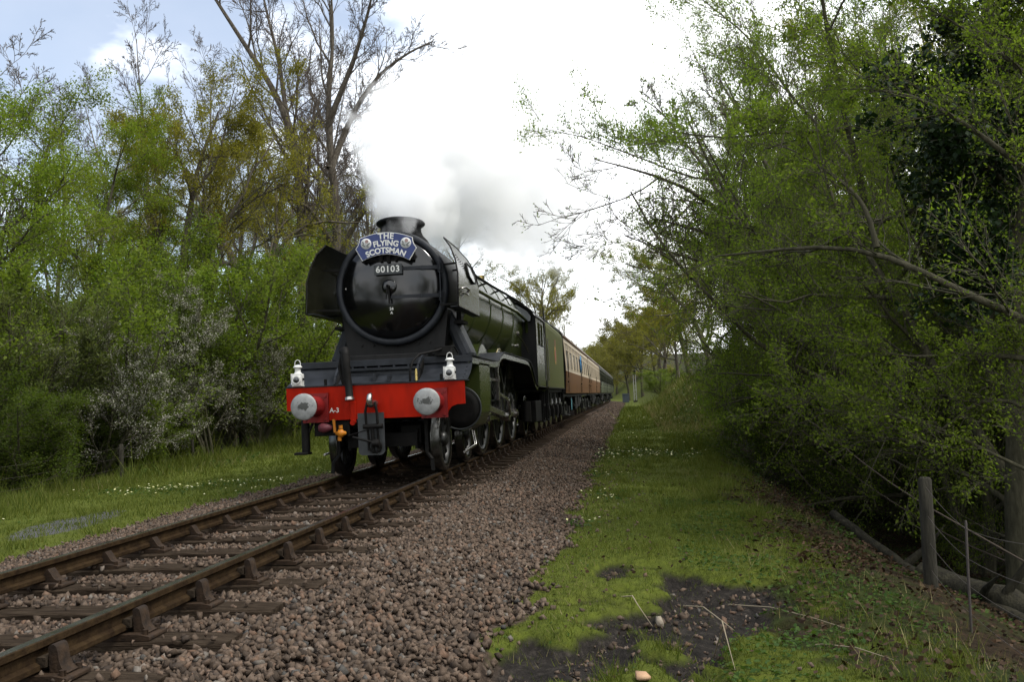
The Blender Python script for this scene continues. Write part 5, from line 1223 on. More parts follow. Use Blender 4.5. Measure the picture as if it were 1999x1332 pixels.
proto('leaner', 'leaning_tree', make_tree(102, 10, .17, [
    dict(n=9, t0=.30, t1=1.0, ang=.65, ratio=.24, shape=.25, ns=6, wob=.13, trop=.05, slim=.013),
    dict(n=8, t0=.15, ang=.65, ratio=.45, shape=.4, ns=4, wob=.14, trop=.03, slim=.012),
    dict(n=6, t0=.15, ang=.65, ratio=.5, ns=3, wob=.15, slim=.01),
    dict(n=2, t0=.2, ang=.6, ratio=.5, ns=2, wob=.15)], guided=GUIDE_B, rmin=.005, ns0=16, leaf=[dict(m=1, size=.05, scat=.03)], flare=1.2), 10, m_bark, m_twig, [m_horn])
tag(PROTO['leaner']['root'], 'bare leaning tree reaching out of the right wood towards the steam', 'tree')
proto('hazel', 'overhanging_hazel', make_tree(103, 8, .1, [
    dict(n=12, t0=.15, t1=1.0, ang=.7, ratio=.26, shape=.3, ns=6, wob=.10, flat=.3, curl=-.05, slim=.010),
    dict(n=8, t0=.12, ang=.65, ratio=.45, shape=.35, ns=4, wob=.12, flat=.4, curl=-.05, slim=.010),
    dict(n=6, t0=.1, ang=.7, ratio=.5, ns=3, wob=.14, flat=.3, slim=.009)], guided=GUIDE_C, rmin=.0028, ns0=16, leaf=[dict(m=7, size=.037, scat=.05, up=.5, wid=.6, t0=.1)], flare=1.2), 8, m_bark2, m_twig3, [m_horn])
tag(PROTO['hazel']['root'], 'nearest overhanging tree with long arching limbs coming in from the right edge', 'tree')
place('oak0', -16.46, 23.32, 17.94, 2.40, 'yellowish young leaved oak with spreading limbs at the middle of the left wood')
place('oak1', -16.71, 32.36, 18.32, 4.80, 'thinner oak with brownish young leaves left of the big bare stems', wide=0.95)
place('beech0', -16.25, 11.25, 12.62, 0.91, 'tall bright green tree at the left edge of the picture')
place('beech1', -18.05, 18.08, 14.07, 3.31, 'bright green tree between the left edge and the yellowish oak')
place('beech0', -15.66, 7.30, 10.99, 5.71, 'bright green tree cut off by the left edge')
place('beech1', -19.35, 24.98, 12.30, 1.83, 'bright green lower tree under the left side of the yellowish oak', wide=1.20)
place('bare0', -28.53, 42.99, 29.60, 4.23, 'tallest purplish bare tree rising behind the yellowish oak', wide=0.75)
place('bare1', -27.03, 47.20, 30.11, 0.34, 'bare tree rising above the right side of the yellowish oak', wide=0.75)
place('bare0', -34.40, 48.31, 27.81, 2.74, 'bare tree against the blue sky left of the tallest one', wide=0.80)
place('bare1', -16.74, 10.18, 14.18, 5.14, 'bare tree sticking up over the bright green tree at the left edge')
place('bare1', -26.66, 29.11, 20.31, 1.26, 'thin bare tree top beside the blue sky above the bright green trees', wide=0.80)
place('budding', -27.13, 54.24, 26.83, 3.66, 'budding tree behind the brownish oak and the bare stems')
place('bare0', -24.55, 57.59, 31.10, 6.05, 'thin bare tree close to the left of the big bare stems', 'thin bare trees behind the big bare stems', wide=0.80)
place('bare0', -16.72, 50.49, 25.51, 2.17, 'thin bare tree between the big bare stems and the steam', 'thin bare trees behind the big bare stems', wide=0.80)
place('bare1', -17.23, 60.50, 26.72, 4.57, 'thin bare tree at the left edge of the steam', 'thin bare trees behind the big bare stems', wide=0.80)
place('bare0', -15.77, 64.72, 25.14, 0.69, 'thin bare tree hidden behind the middle of the steam', 'thin bare trees behind the big bare stems', wide=0.80)
place('bare1', -23.62, 67.78, 34.75, 3.08, 'thin bare tree directly behind the big bare stems', 'thin bare trees behind the big bare stems', wide=0.80)
place('bare0', -18.06, 46.30, 27.47, 5.48, 'bare tree just left of the steam, behind the thick grey stems', 'thin bare trees behind the big bare stems', wide=0.85)
place('bare1', -12.44, 38.93, 20.65, 1.60, 'bare tree whose twigs touch the left edge of the steam', 'thin bare trees behind the big bare stems', wide=0.85)
place('bare0', -14.17, 52.82, 23.52, 4.00, 'bare tree rising out of the left side of the steam', 'thin bare trees behind the big bare stems', wide=0.85)
place('bare0', -19.78, 42.05, 24.31, 0.11, 'slim bare tree between the brownish oak and the thick grey stems', 'thin bare trees behind the big bare stems', wide=0.85)
place('budding', -13.82, 68.99, 22.80, 2.51, 'budding tree half hidden behind the steam left of the boiler')
place('budding', -14.06, 42.76, 16.61, 4.91, 'low budding tree just left of the chimney')
place('beech1', -15.56, 46.61, 14.03, 1.03, 'green tree low behind the chimney', wide=1.30)
place('oak1', -6.49, 79.97, 16.04, 3.43, 'yellow green tree standing above the boiler and tender, right of the steam')
place('oak0', -9.87, 73.51, 13.03, 5.83, 'olive tree partly veiled by the steam above the cab')
place('budding', -5.88, 107.25, 12.85, 1.94, 'brownish budding tree above the first coach')
place('shrub1', -13.64, 14.60, 7.32, 4.34, 'green understory shrub right of the left edge trees, above the left blossom bush', 'green understory shrubs of the left wood', wide=1.10, cat='shrub')
place('shrub0', -12.59, 10.70, 5.81, 0.46, 'darker green understory shrub just above the left blossom bush', 'green understory shrubs of the left wood', wide=1.10, cat='shrub')
place('shrub1', -11.55, 17.88, 7.72, 2.86, 'green understory shrub above the right blossom bush', 'green understory shrubs of the left wood', wide=1.10, cat='shrub')
place('shrub0', -12.75, 24.78, 6.14, 5.26, 'darker understory shrub beside the left smoke deflector', 'green understory shrubs of the left wood', wide=1.10, cat='shrub')
place('shrub1', -14.44, 18.53, 8.42, 1.37, 'green understory shrub at the foot of the yellowish oak', 'green understory shrubs of the left wood', wide=1.10, cat='shrub')
place('shrub0', -14.74, 22.52, 9.12, 3.77, 'darker understory shrub at the foot of the brownish oak', 'green understory shrubs of the left wood', wide=1.10, cat='shrub')
place('shrub1', -17.76, 44.32, 7.82, 6.17, 'green shrub low behind the big bare stems', 'green understory shrubs of the left wood', wide=1.10, cat='shrub')
place('shrub1', -12.43, 7.69, 5.99, 2.29, 'green understory shrub above the pale willow bushes', 'green understory shrubs of the left wood', wide=1.10, cat='shrub')
place('blossom', -10.77, 5.88, 4.78, 4.68, 'grey white blossom bush farther left, beside the pale willow bushes', cat='shrub')
place('blossom', -10.54, 12.97, 6.08, 0.80, 'grey white blossom bush nearest to the red buffer beam', wide=0.90, cat='shrub')
place('blossom', -13.39, 15.64, 5.75, 3.20, 'blossom bush set back between the other two', wide=0.90, cat='shrub')
place('blossom', -11.97, 9.77, 4.22, 5.60, 'blossom bush whose white top shows between the left one and the set back one', wide=1.20, cat='shrub')
place('blossom', -10.75, 16.97, 4.96, 1.72, 'blossom bush low beside the red buffer beam', wide=0.90, cat='shrub')
place('willow', -12.94, 5.62, 5.15, 4.11, 'pale green willow bush at the left edge above the dark bush', wide=1.10, cat='shrub')
place('willow', -13.56, 8.56, 5.12, 0.23, 'pale green willow bush beside the left blossom bush', cat='shrub')
place('shrub0', -10.48, 2.90, 2.12, 2.63, 'dark green bush low at the left edge behind the grass', wide=1.50, cat='shrub')
place('shrub0', -11.03, 1.82, 2.24, 5.03, 'dark green bush cut by the left edge behind the grass', wide=1.50, cat='shrub')
place('shrub0', -10.81, 5.37, 1.25, 1.14, 'dense low bush behind the left fence beside the dark bush', wide=1.50, cat='shrub')
place('shrub1', -10.94, 8.38, 1.20, 3.54, 'small shrub behind the nearer left fence post', 'small shrubs along the left fence', wide=1.20, cat='shrub')
place('shrub1', -11.45, 11.85, 1.16, 5.94, 'small shrub midway between the two left fence posts', 'small shrubs along the left fence', wide=1.20, cat='shrub')
place('shrub0', -11.61, 14.85, 1.11, 2.06, 'small shrub under the right blossom bush by the fence', 'small shrubs along the left fence', wide=1.20, cat='shrub')
place('shrub0', -12.84, 23.77, 1.24, 4.46, 'small shrub right of the farther left fence post', 'small shrubs along the left fence', wide=1.20, cat='shrub')
place('shrub1', -10.91, 7.38, 1.36, 0.57, 'small shrub just left of the nearer left fence post', 'small shrubs along the left fence', wide=1.20, cat='shrub')
place('shrub0', -12.45, 12.73, 1.71, 2.97, 'small shrub under the set back blossom bush', 'small shrubs along the left fence', wide=1.20, cat='shrub')
place('oak0', -50.44, 50.36, 22.28, 5.37, 'first from the left of the background trees high on the left hillside', 'background trees on the left hillside')
place('budding', -55.15, 60.86, 22.83, 1.49, 'second from the left of the background trees high on the left hillside', 'background trees on the left hillside')
place('oak0', -59.01, 71.47, 22.70, 3.89, 'third from the left of the background trees high on the left hillside', 'background trees on the left hillside')
place('budding', -46.05, 57.96, 22.14, 0.00, 'fourth from the left of the background trees high on the left hillside', 'background trees on the left hillside')
place('oak1', -49.20, 68.65, 22.19, 2.40, 'fifth from the left of the background trees high on the left hillside', 'background trees on the left hillside')
place('budding', -37.58, 54.97, 21.43, 4.80, 'sixth from the left of the background trees high on the left hillside', 'background trees on the left hillside')
place('oak0', -40.02, 65.75, 21.64, 0.92, 'seventh from the left of the background trees high on the left hillside', 'background trees on the left hillside')
place('budding', -41.60, 76.64, 27.66, 3.31, 'eighth from the left of the background trees high on the left hillside', 'background trees on the left hillside')
place('oak0', -31.46, 62.78, 21.06, 5.71, 'ninth from the left of the background trees high on the left hillside', 'background trees on the left hillside')
place('budding', -32.34, 73.75, 20.77, 1.83, 'tenth from the left of the background trees high on the left hillside', 'background trees on the left hillside')
place('oak1', -23.54, 59.73, 20.44, 4.23, 'eleventh from the left of the background trees high on the left hillside', 'background trees on the left hillside')
place('budding', -23.71, 70.79, 20.32, 0.34, 'rightmost of the background trees high on the left hillside', 'background trees on the left hillside')
place('farwood', -9.28, 172.33, 11.45, 2.74, 'first from the left of the small brownish trees where the line bends away', 'far trees at the end of the line', wide=1.20)
place('farwood', -6.69, 182.72, 12.29, 5.14, 'second from the left of the small brownish trees where the line bends away', 'far trees at the end of the line', wide=1.20)
place('farwood', -3.91, 167.95, 11.66, 1.26, 'third from the left of the small brownish trees where the line bends away', 'far trees at the end of the line', wide=1.20)
place('farwood', -1.51, 132.98, 8.39, 3.66, 'fourth from the left of the small brownish trees where the line bends away', 'far trees at the end of the line', wide=1.20)
place('farwood', -0.99, 153.20, 11.63, 6.06, 'fifth from the left of the small brownish trees where the line bends away', 'far trees at the end of the line', wide=1.20)
place('farwood', -0.46, 198.60, 14.94, 2.17, 'sixth from the left of the small brownish trees where the line bends away', 'far trees at the end of the line', wide=1.20)
place('farwood', 1.05, 173.60, 14.31, 4.57, 'seventh from the left of the small brownish trees where the line bends away', 'far trees at the end of the line', wide=1.20)
place('farwood', 3.37, 143.66, 13.45, 0.69, 'eighth from the left of the small brownish trees where the line bends away', 'far trees at the end of the line', wide=1.20)
place('farwood', 4.74, 189.17, 17.99, 3.09, 'ninth from the left of the small brownish trees where the line bends away', 'far trees at the end of the line', wide=1.20)
place('farwood', 5.66, 133.86, 14.62, 5.49, 'tenth from the left of the small brownish trees where the line bends away', 'far trees at the end of the line', wide=1.20)
place('farwood', 7.29, 118.95, 14.66, 1.60, 'rightmost of the small brownish trees where the line bends away', 'far trees at the end of the line', wide=1.20)
place('oak0', 7.90, 88.80, 12.72, 4.00, 'yellowish tree above the slender trunks on the right cutting slope', 'trees on the right cutting slope', wide=1.15)
place('oak1', 9.62, 75.91, 14.19, 0.12, 'taller yellowish tree on the right cutting slope, second from the hummock', 'trees on the right cutting slope', wide=1.15)
place('oak0', 7.65, 61.56, 9.04, 2.52, 'low yellowish tree on the cutting slope beyond the hummock', 'trees on the right cutting slope', wide=1.15)
place('oak1', 9.71, 53.75, 12.51, 4.92, 'yellowish tree closest to the hummock on the cutting slope', 'trees on the right cutting slope', wide=1.15)
place('oak1', 7.70, 108.93, 13.96, 1.03, 'yellowish tree nearest to the signal post', 'trees on the right cutting slope', wide=1.15)
place('horn0', 9.29, 2.82, 7.16, 3.43, 'hornbeam of the right wood above the brown bank', wide=0.70)
place('horn1', 8.86, -2.27, 7.21, 5.83, 'dense hornbeam behind the right fence post', wide=0.68)
place('horn0', 10.24, 11.50, 8.82, 1.94, 'hornbeam overhanging the far end of the right verge', wide=0.65)
place('horn0', 11.16, 21.69, 9.79, 4.34, 'hornbeam next to the hummock on the right side', wide=0.70)
place('horn1', 11.75, 32.85, 10.51, 0.46, 'hornbeam behind the hummock on the right side', wide=0.95)
place('horn0', 9.30, -4.23, 6.45, 2.86, 'dense hornbeam at the right edge of the picture', wide=0.70)
place('horn0', 11.98, -1.38, 8.20, 5.26, 'hornbeam cut off by the right edge', wide=0.80)
place('ivy', 8.53, -4.63, 8.75, 1.37, 'dark ivy clad tree filling the upper right corner', wide=1.05)
place('ivy', 10.02, -3.64, 8.91, 3.77, 'dark ivy clad tree behind the first one at the right edge')
place('bare1', 9.44, 25.51, 18.84, 6.17, 'bare tree standing above the right wood, nearest to the open sky', wide=0.60)
place('bare0', 10.75, 21.64, 17.48, 2.29, 'bare tree with a pale trunk in the middle of the right wood', wide=0.70)
place('budding', 14.02, 28.09, 19.97, 4.69, 'budding tall tree behind the right wood, left of the dark ivy', wide=0.80)
place('budding', 10.05, 38.68, 18.39, 0.80, 'budding tall tree over the hummock on the right side', wide=0.80)
place('horn1', 9.06, 8.33, 12.10, 3.20, 'tall loose leaved tree whose top branches reach over the open sky', wide=0.75)
place('oak0', 13.14, 17.90, 14.31, 5.60, 'tall olive leaved tree behind the right wood', wide=0.80)
place('oak1', 13.81, 13.96, 13.17, 1.72, 'tall olive leaved tree left of the dark ivy', wide=0.80)
place('beech0', 10.96, 19.65, 9.32, 4.12, 'green leafy tree behind the leaning bare tree')
place('beech1', 9.90, 25.56, 9.19, 0.23, 'green leafy tree behind the hornbeam at the hummock')
place('horn0', 11.37, 13.65, 11.31, 2.63, 'hornbeam behind the leaning bare tree, right of the pale trunk', wide=0.90)
place('horn1', 10.76, 18.62, 11.57, 5.03, 'slender hornbeam left of the pale trunk, half way up the right wood', wide=0.80)
place('horn1', 10.02, 5.43, 10.22, 1.15, 'hornbeam in the middle of the right wood, behind the long arching limb', wide=0.80)
place('horn0', 12.82, 7.79, 10.70, 3.54, 'hornbeam under the dark ivy clad tree', wide=0.90)
place('beech0', 11.10, 47.88, 13.89, 5.94, 'light green tree standing behind the hummock against the sky')
place('shrub1', 6.63, 68.49, 3.33, 2.06, 'low shrub beneath the slender trunks on the right bank', 'shrubs on the far right bank', wide=1.90, cat='shrub')
place('horn0', 9.61, 1.85, 9.45, 4.46, 'tall hornbeam over the long arching limb, right of the middle of the wood', wide=0.85)
place('horn1', 10.49, 8.51, 11.08, 0.57, 'hornbeam reaching up left of the tall olive leaved trees', wide=0.85)
place('horn1', 10.24, -1.10, 6.75, 2.97, 'hornbeam hanging over the fallen log near the right edge', wide=0.75)
place('horn0', 10.76, 4.51, 10.45, 5.37, 'hornbeam between the olive leaved trees and the dark ivy', wide=0.85)
place('budding', 16.27, 32.40, 22.16, 1.49, 'budding tree high behind the middle of the right wood', 'tall budding trees at the back of the right wood')
place('budding', 16.52, 26.38, 19.44, 3.89, 'budding tree high behind the arching limb', 'tall budding trees at the back of the right wood')
place('budding', 19.74, 30.81, 21.11, 0.00, 'budding tree high behind the dark ivy, on its left', 'tall budding trees at the back of the right wood')
place('budding', 19.38, 24.72, 18.42, 2.40, 'budding tree high behind the dark ivy at the right edge', 'tall budding trees at the back of the right wood')
place('budding', 14.50, 36.21, 20.64, 4.80, 'budding tree high behind the pale trunk', 'tall budding trees at the back of the right wood')
place('shrub0', 8.26, 7.22, 2.52, 0.92, 'leafy shrub at the foot of the leaning bare tree', 'shrubs filling the right wood', wide=1.25, cat='shrub')
place('shrub0', 9.31, 6.35, 2.40, 3.32, 'leafy shrub left of the right fence post, deep in the wood', 'shrubs filling the right wood', wide=1.25, cat='shrub')
place('shrub0', 9.77, 3.38, 2.17, 5.72, 'leafy shrub straight above the right fence post', 'shrubs filling the right wood', wide=1.25, cat='shrub')
place('shrub0', 10.13, 1.41, 2.02, 1.83, 'leafy shrub behind the fallen log', 'shrubs filling the right wood', wide=1.25, cat='shrub')
place('shrub0', 10.28, -0.59, 1.87, 4.23, 'leafy shrub at the right edge above the fallen log', 'shrubs filling the right wood', wide=1.25, cat='shrub')
place('shrub1', 8.76, 13.33, 2.91, 0.35, 'fresh green shrub at the wood edge by the green bank', 'shrubs filling the right wood', wide=1.25, cat='shrub')
place('shrub0', 11.46, 11.65, 4.49, 2.75, 'tall shrub under the olive leaved trees', 'shrubs filling the right wood', wide=1.25, cat='shrub')
place('shrub0', 12.60, 9.78, 4.17, 5.14, 'tall shrub below the dark ivy clad tree', 'shrubs filling the right wood', wide=1.25, cat='shrub')
place('shrub0', 13.21, 7.84, 3.87, 1.26, 'tall shrub at the right edge under the ivy', 'shrubs filling the right wood', wide=1.25, cat='shrub')
place('shrub0', 10.39, 13.53, 4.47, 3.66, 'tall shrub behind the leaning bare tree', 'shrubs filling the right wood', wide=1.25, cat='shrub')
place('shrub1', 9.19, 24.47, 3.65, 6.06, 'fresh green shrub just right of the hummock', 'shrubs filling the right wood', wide=1.25, cat='shrub')
place('shrub1', 9.38, 36.58, 4.18, 2.17, 'fresh green shrub on the far side of the hummock', 'shrubs filling the right wood', wide=1.25, cat='shrub')
REST = [('beech0', 35.3, -17.8, 13.2, 8.50), ('oak0', 31.8, -24.8, 19.0, 10.20), ('horn0', 37.5, -30.4, 11.2, 11.90), ('beech1', 25.4, -31.5, 10.1, 13.60), ('shrub1', 23.5, -38.2, 5.9, 15.30), ('beech0', 21.7, -44.3, 13.8, 17.00), ('oak0', 11.7, -39.7, 15.6, 18.70), ('horn0', 6.2, -48.0, 14.0, 20.40), ('shrub1', -7.6, -50.8, 7.7, 23.80), ('beech0', -14.6, -47.4, 14.9, 25.50), ('oak0', -15.2, -45.7, 18.8, 27.20), ('horn0', -16.9, -37.8, 12.6, 28.90), ('beech1', -23.6, -30.3, 12.5, 30.60), ('shrub1', -32.4, -24.1, 8.2, 32.30), ('beech0', -24.7, -17.9, 15.5, 34.00)]
wd = empty('woodland', (0, -40, 0)); tag(wd, 'the same wood going on behind the place the picture is taken from', kind='stuff')
for nm, x, y, hh, rz in REST:
    s_ = hh/PROTO[nm]['h']
    for ch in PROTO[nm]['kids']:
        c_ = ch.copy(); COL.objects.link(c_); c_.parent = wd; c_.location = (x, y+40, float(H(x, y))); c_.rotation_euler = (0, 0, rz); c_.scale = (s_*1.2, s_*1.2, s_)
# ------------------------------------------------------------------ fences
m_post = mat('weathered_post', (0.018, 0.016, 0.011), 0.9, 0, (0.044, 0.040, 0.028), 6, 0.7, 20, stretch=(4, 4, .6))
m_wire = mat('rusty_wire', (0.07, 0.06, 0.055), 0.6, 0.5)
m_conc = mat('pale_concrete', (0.36, 0.35, 0.32), 0.8, 0, (0.5, 0.49, 0.46), 7, 0.3, 20)
def fence(name, lab, spots, wires, sag=.04):
    x0, y0 = spots[0][0], spots[0][1]; root = empty(name, (x0, y0, float(H(x0, y0)))); tag(root, lab, 'fence'); o0 = Vector(root.location)
    tops = []
    for x, y, h, r_ in spots:
        z = float(H(x, y)); rr = random.Random(int(x*100+y*37)); dx, dy = rr.uniform(-.03, .03), rr.uniform(-.03, .03)
        b = MB(); b.tube([Vector((x, y, z-.2))-o0, Vector((x+dx*.5, y+dy*.5, z+h*.5))-o0, Vector((x+dx, y+dy, z+h-.02))-o0, Vector((x+dx, y+dy, z+h))-o0], [r_, r_*.97, r_*.93, r_*.7], 10); b.build('post', m_post if r_ > .03 else m_wire, root)
        tops.append((x+dx, y+dy, z, h))
    for w in wires:
        for (xa, ya, za, ha), (xb, yb, zb, hb_) in zip(tops[:-1], tops[1:]):
            b = MB(); b.tube([Vector((xa+(xb-xa)*t, ya+(yb-ya)*t, za+ha*w+(zb+hb_*w-za-ha*w)*t-sag*4*t*(1-t)))-o0 for t in np.linspace(0, 1, 7)], .0025, 4); b.build('wire', m_wire, root)
    return root
fence('wire_fence', 'old post and wire fence at the back of the left grass verge', [(-8.75, -1.2, .8, .05), (-9.25, 4.9, .85, .065), (-10.3, 11, 1.0, .05), (-11.3, 17.0, 1.15, .06), (-12.3, 24, 1.1, .055)], (.9, .6, .3))
fence('wire_fence', 'leaning wire fence with one thick timber post and a thin stake on the right bank', [(5.75, -12.4, .9, .05), (5.98, -10.3, .8, .010), (6.25, -8.5, .98, .062)], (.92, .65, .4, .15), .03)
# ------------------------------------------------------------------ far signal post, cabinet
sp = empty('signal_post', (4.35, 120, float(H(4.35, 120)))); tag(sp, 'slim pale twin legged post beside the far end of the train', 'signal post')
for s in (-1, 1):
    b = MB(); b.box((s*.16-.055, -.06, -.3), (s*.16+.055, .06, 4.0)); b.build('leg', m_conc, sp)
b = MB(); b.box((-.3, -.12, -.3), (.3, .12, .25)); b.build('foot', m_post, sp)
b = MB(); b.box((-.2, -.05, 4.0), (.2, .05, 4.6)); b.build('head', m_post, sp)
b = MB()
for k in range(6): b.box((-.105, -.02, .6+k*.6), (.105, .02, .64+k*.6))
b.build('rung', m_conc, sp)
lc = empty('equipment_cabinet', (2.95, 124, float(H(2.95, 124)))); tag(lc, 'small blue grey trackside cabinet beyond the tail of the train', 'cabinet')
m_cab = mat('blue_grey_paint', (0.055, 0.07, 0.085), 0.5, 0, (0.075, 0.09, 0.105), 4)
b = MB(); b.box((-.5, -.3, -.1), (.5, .3, 1.25)); b.build('body', m_cab, lc, .02)
b = MB(); b.prism([(-.38, 1.25), (.38, 1.25), (.36, 1.31), (-.36, 1.34)], -.56, .56, 'x'); b.build('lid', m_cab, lc)
b = MB(); b.box((-.46, -.325, .05), (-.01, -.302, 1.18)); b.build('door', m_cab, lc, .008); b = MB(); b.box((.01, -.325, .05), (.46, -.302, 1.18)); b.build('door', m_cab, lc, .008)
# ------------------------------------------------------------------ fallen wood on the right bank
m_log = barkmat('rotting_bark', (0.014, 0.012, 0.008), (0.040, 0.036, 0.022))
def on(x, y, dz=0): return (x, y, float(H(x, y))+dz)
def wood(name, lab, pts, r, m, cat, twigs=0, seed=0):
    o = Vector(on(*pts[0][:2])); root_pts = [Vector((p[0], p[1], float(H(p[0], p[1]))+p[2]))-o for p in pts]
    P_, _ = resample([tuple(p) for p in root_pts], 14); rr = random.Random(seed)
    P_ = [Vector(p)+Vector((rr.uniform(-1, 1), rr.uniform(-1, 1), rr.uniform(-1, 1)))*r[0]*.25 for p in P_]
    b = MB(); b.tube(P_, [r[0]+(r[1]-r[0])*k/14 for k in range(15)], 10)
    for q in range(twigs):
        k = rr.randint(4, 13); p = P_[k]; d = Vector((rr.uniform(-1, 1), rr.uniform(-1, 1), rr.uniform(.1, 1.1))).normalized(); ln = rr.uniform(.3, 1.0)
        b.tube([p, p+d*ln*.5+Vector((0, 0, rr.uniform(-.05, .1))), p+d*ln+Vector((rr.uniform(-.1, .1), 0, rr.uniform(-.1, .15)))], [r[1]*.7, r[1]*.45, .003], 5)
    ob = b.build(name, m, loc=tuple(o)); tag(ob, lab, cat); return ob
wood('fallen_log', 'thick rotting log lying in the shade by the right edge', [(7.0, -5.8, .12), (7.6, -7.0, .14), (8.2, -8.6, .12)], (.17, .2), m_log, 'log', 2, 1)
wood('fallen_branch', 'long dark fallen branch lying left of the thick rotting log', [(6.4, -3.6, .25), (6.9, -5.2, .12), (7.5, -7.4, .02)], (.06, .09), m_log, 'branch', 3, 2)
wood('fallen_branch', 'pale bare fallen branch propped over the timber fence post', [(8.6, -7.9, .25), (7.6, -6.6, .75), (6.9, -5.0, 1.1), (6.2, -3.2, 1.5), (5.6, -.5, 1.75)], (.013, .004), m_twig, 'branch', 9, 3)
wood('fallen_branch', 'thin grey fallen branch deep under the right wood', [(9.2, -4.6, .3), (8.2, -3.0, .6), (7.4, -.6, 1.1), (6.7, 2.2, 1.7)], (.014, .005), m_twig, 'branch', 10, 4)
m_straw = mat('dead_stalk', (0.20, 0.165, 0.11), 0.8, 0, (0.30, 0.25, 0.17), 4)
for k, (xa, ya, xb, yb, hz, lb) in enumerate(((3.95, -10.1, 4.25, -10.9, .05, 'curved pale dead stalk on the grass above the black earth'), (4.3, -10.0, 5.0, -11.1, .04, 'long straight dead stalk crossing the grass right of the black earth'), (4.05, -11.6, 4.12, -12.2, .22, 'upright pale dead stalk standing in the black earth'), (2.6, -9.3, 2.75, -9.8, .03, 'thin pale stalk lying on the ballast edge'), (4.5, -11.4, 5.0, -12.1, .05, 'dead stalk lying in the weeds at the bottom right'), (3.45, -10.4, 3.7, -10.8, .08, 'short dead twig lying across the black earth hollow'))):
    z0, z1 = float(H(xa, ya)), float(H(xb, yb)); b = MB(); b.tube([(0, 0, .01), ((xb-xa)*.35+.03, (yb-ya)*.3, (z1-z0)*.3+hz), ((xb-xa)*.7-.02, (yb-ya)*.7, (z1-z0)*.7+hz*1.2), (xb-xa, yb-ya, z1-z0+.01)], [.005, .005, .004, .002], 5)
    tag(b.build('dead_stalk', m_straw, loc=(xa, ya, z0)), lb, 'stalk', 'dead stalks')
m_flint = mat('pale_flint', (0.20, 0.17, 0.13), 0.8, 0, (0.32, 0.27, 0.21), 12, .4, 30)
v_, f_ = stones(np.zeros((1, 3)), np.array([.055]), I, np.random.RandomState(5), .35)
o_ = obj('flint_stone', mesh_np('flint_stone', v_, [f_], [m_flint])); o_.location = on(3.75, -10.85, .035); o_.scale = (.75, .8, 1.1); tag(o_, 'upright pale flint stone standing in the black earth', 'stone')
o_ = obj('flint_stone', mesh_np('flint_stone', v_, [f_], [mat('buff_stone', (0.36, 0.21, 0.12), 0.8, 0, (0.5, 0.33, 0.2), 12)])); o_.location = on(3.62, -12.55, .02); o_.scale = (1.1, 1, .6); tag(o_, 'buff coloured stone at the bottom edge by the black earth', 'stone')
# ------------------------------------------------------------------ ground cover
def blades(x, y, h, w, r, dz=0.0):
    n_ = len(x); z = H(x, y)+dz; a = r.rand(n_)*2*PI; lean_ = h*(0.2+0.7*r.rand(n_)); b_ = r.rand(n_)*2*PI
    base = np.stack([x, y, z-.004], -1); s_ = np.stack([np.cos(a), np.sin(a), 0*a], -1)*(w/2)[:, None]
    tip = base+np.stack([np.cos(b_)*lean_, np.sin(b_)*lean_, h], -1)
    return np.stack([base-s_, base+s_, tip], 1).reshape(-1, 3), np.arange(n_*3).reshape(-1, 3)
def quads(x, y, z, size, r, up=1.0, wid=.6):
    n_ = len(x); p = np.stack([x, y, z], -1); D = nrm(np.stack([r.randn(n_), r.randn(n_), r.randn(n_)*.35], -1)); N = nrm(r.randn(n_, 3)+np.array([0, 0, 2.2*up])); Sd = nrm(np.cross(D, N)); N = np.cross(Sd, D); l_ = size[:, None]
    return np.stack([p, p+D*l_*.5+Sd*l_*wid*.5+N*l_*.06, p+D*l_, p+D*l_*.5-Sd*l_*wid*.5+N*l_*.06], 1).reshape(-1, 3), np.arange(n_*4).reshape(-1, 4)
r = np.random.RandomState(77)
m_grass = leafmat('grass_blade', (0.055, 0.086, 0.012), (0.138, 0.152, 0.030), 0.3, 0.0)
def gkeep(x, y):
    w = vnoise(x, y, 0.9, 11)-.5; w2 = vnoise(x, y, 3, 12)-.5; u = x-xc(y)
    return (bal_mask(u, y, w, w2) < .35) & (wood_mask(u, y, w, w2)+(r.rand(len(x))-.5)*.5 < .62) & (patch_mask(x, y) < r.rand(len(x))**1.5*1.1)
parts = []
for n_, x0, x1, y0, y1, h0, h1, w in ((70000, 2.4, 5.6, -13.6, -6, .012, .045, .006), (42000, 2.4, 6.2, -6, 6, .018, .06, .010), (26000, 2.4, 7, 6, 30, .03, .09, .022), (12000, 2.4, 10, 30, 75, .06, .2, .05), (42000, -9.6, -2.6, -9.5, 4, .025, .075, .012), (26000, -12.5, -2.6, 4, 22, .04, .12, .024), (9000, -16, -2.8, 22, 45, .08, .22, .05)):
    x = r.uniform(x0, x1, n_); y = r.uniform(y0, y1, n_); k = gkeep(x, y); x, y = x[k], y[k]
    tuft = vnoise(x, y, 1.6, 31)**2*1.7+3.2*smooth01(.66, .82, vnoise(x, y, 2.6, 33)); edge = np.where(x < 0, 1+2.2*smooth01(2.2, .3, edge_left(y)+x), 1+.8*smooth01(4.4, 5.4, x))
    parts.append(blades(x, y, (h0+(h1-h0)*r.rand(len(x)))*(.5+tuft)*edge, np.full(len(x), w), r))
v, f = merge(parts); tag(obj('grass', mesh_np('grass', v, [f], [m_grass])), 'short grass on both verges beside the ballast', kind='stuff')
m_dry = leafmat('dead_grass', (0.13, 0.115, 0.045), (0.30, 0.26, 0.13), 0.25, 0.0)
parts = []
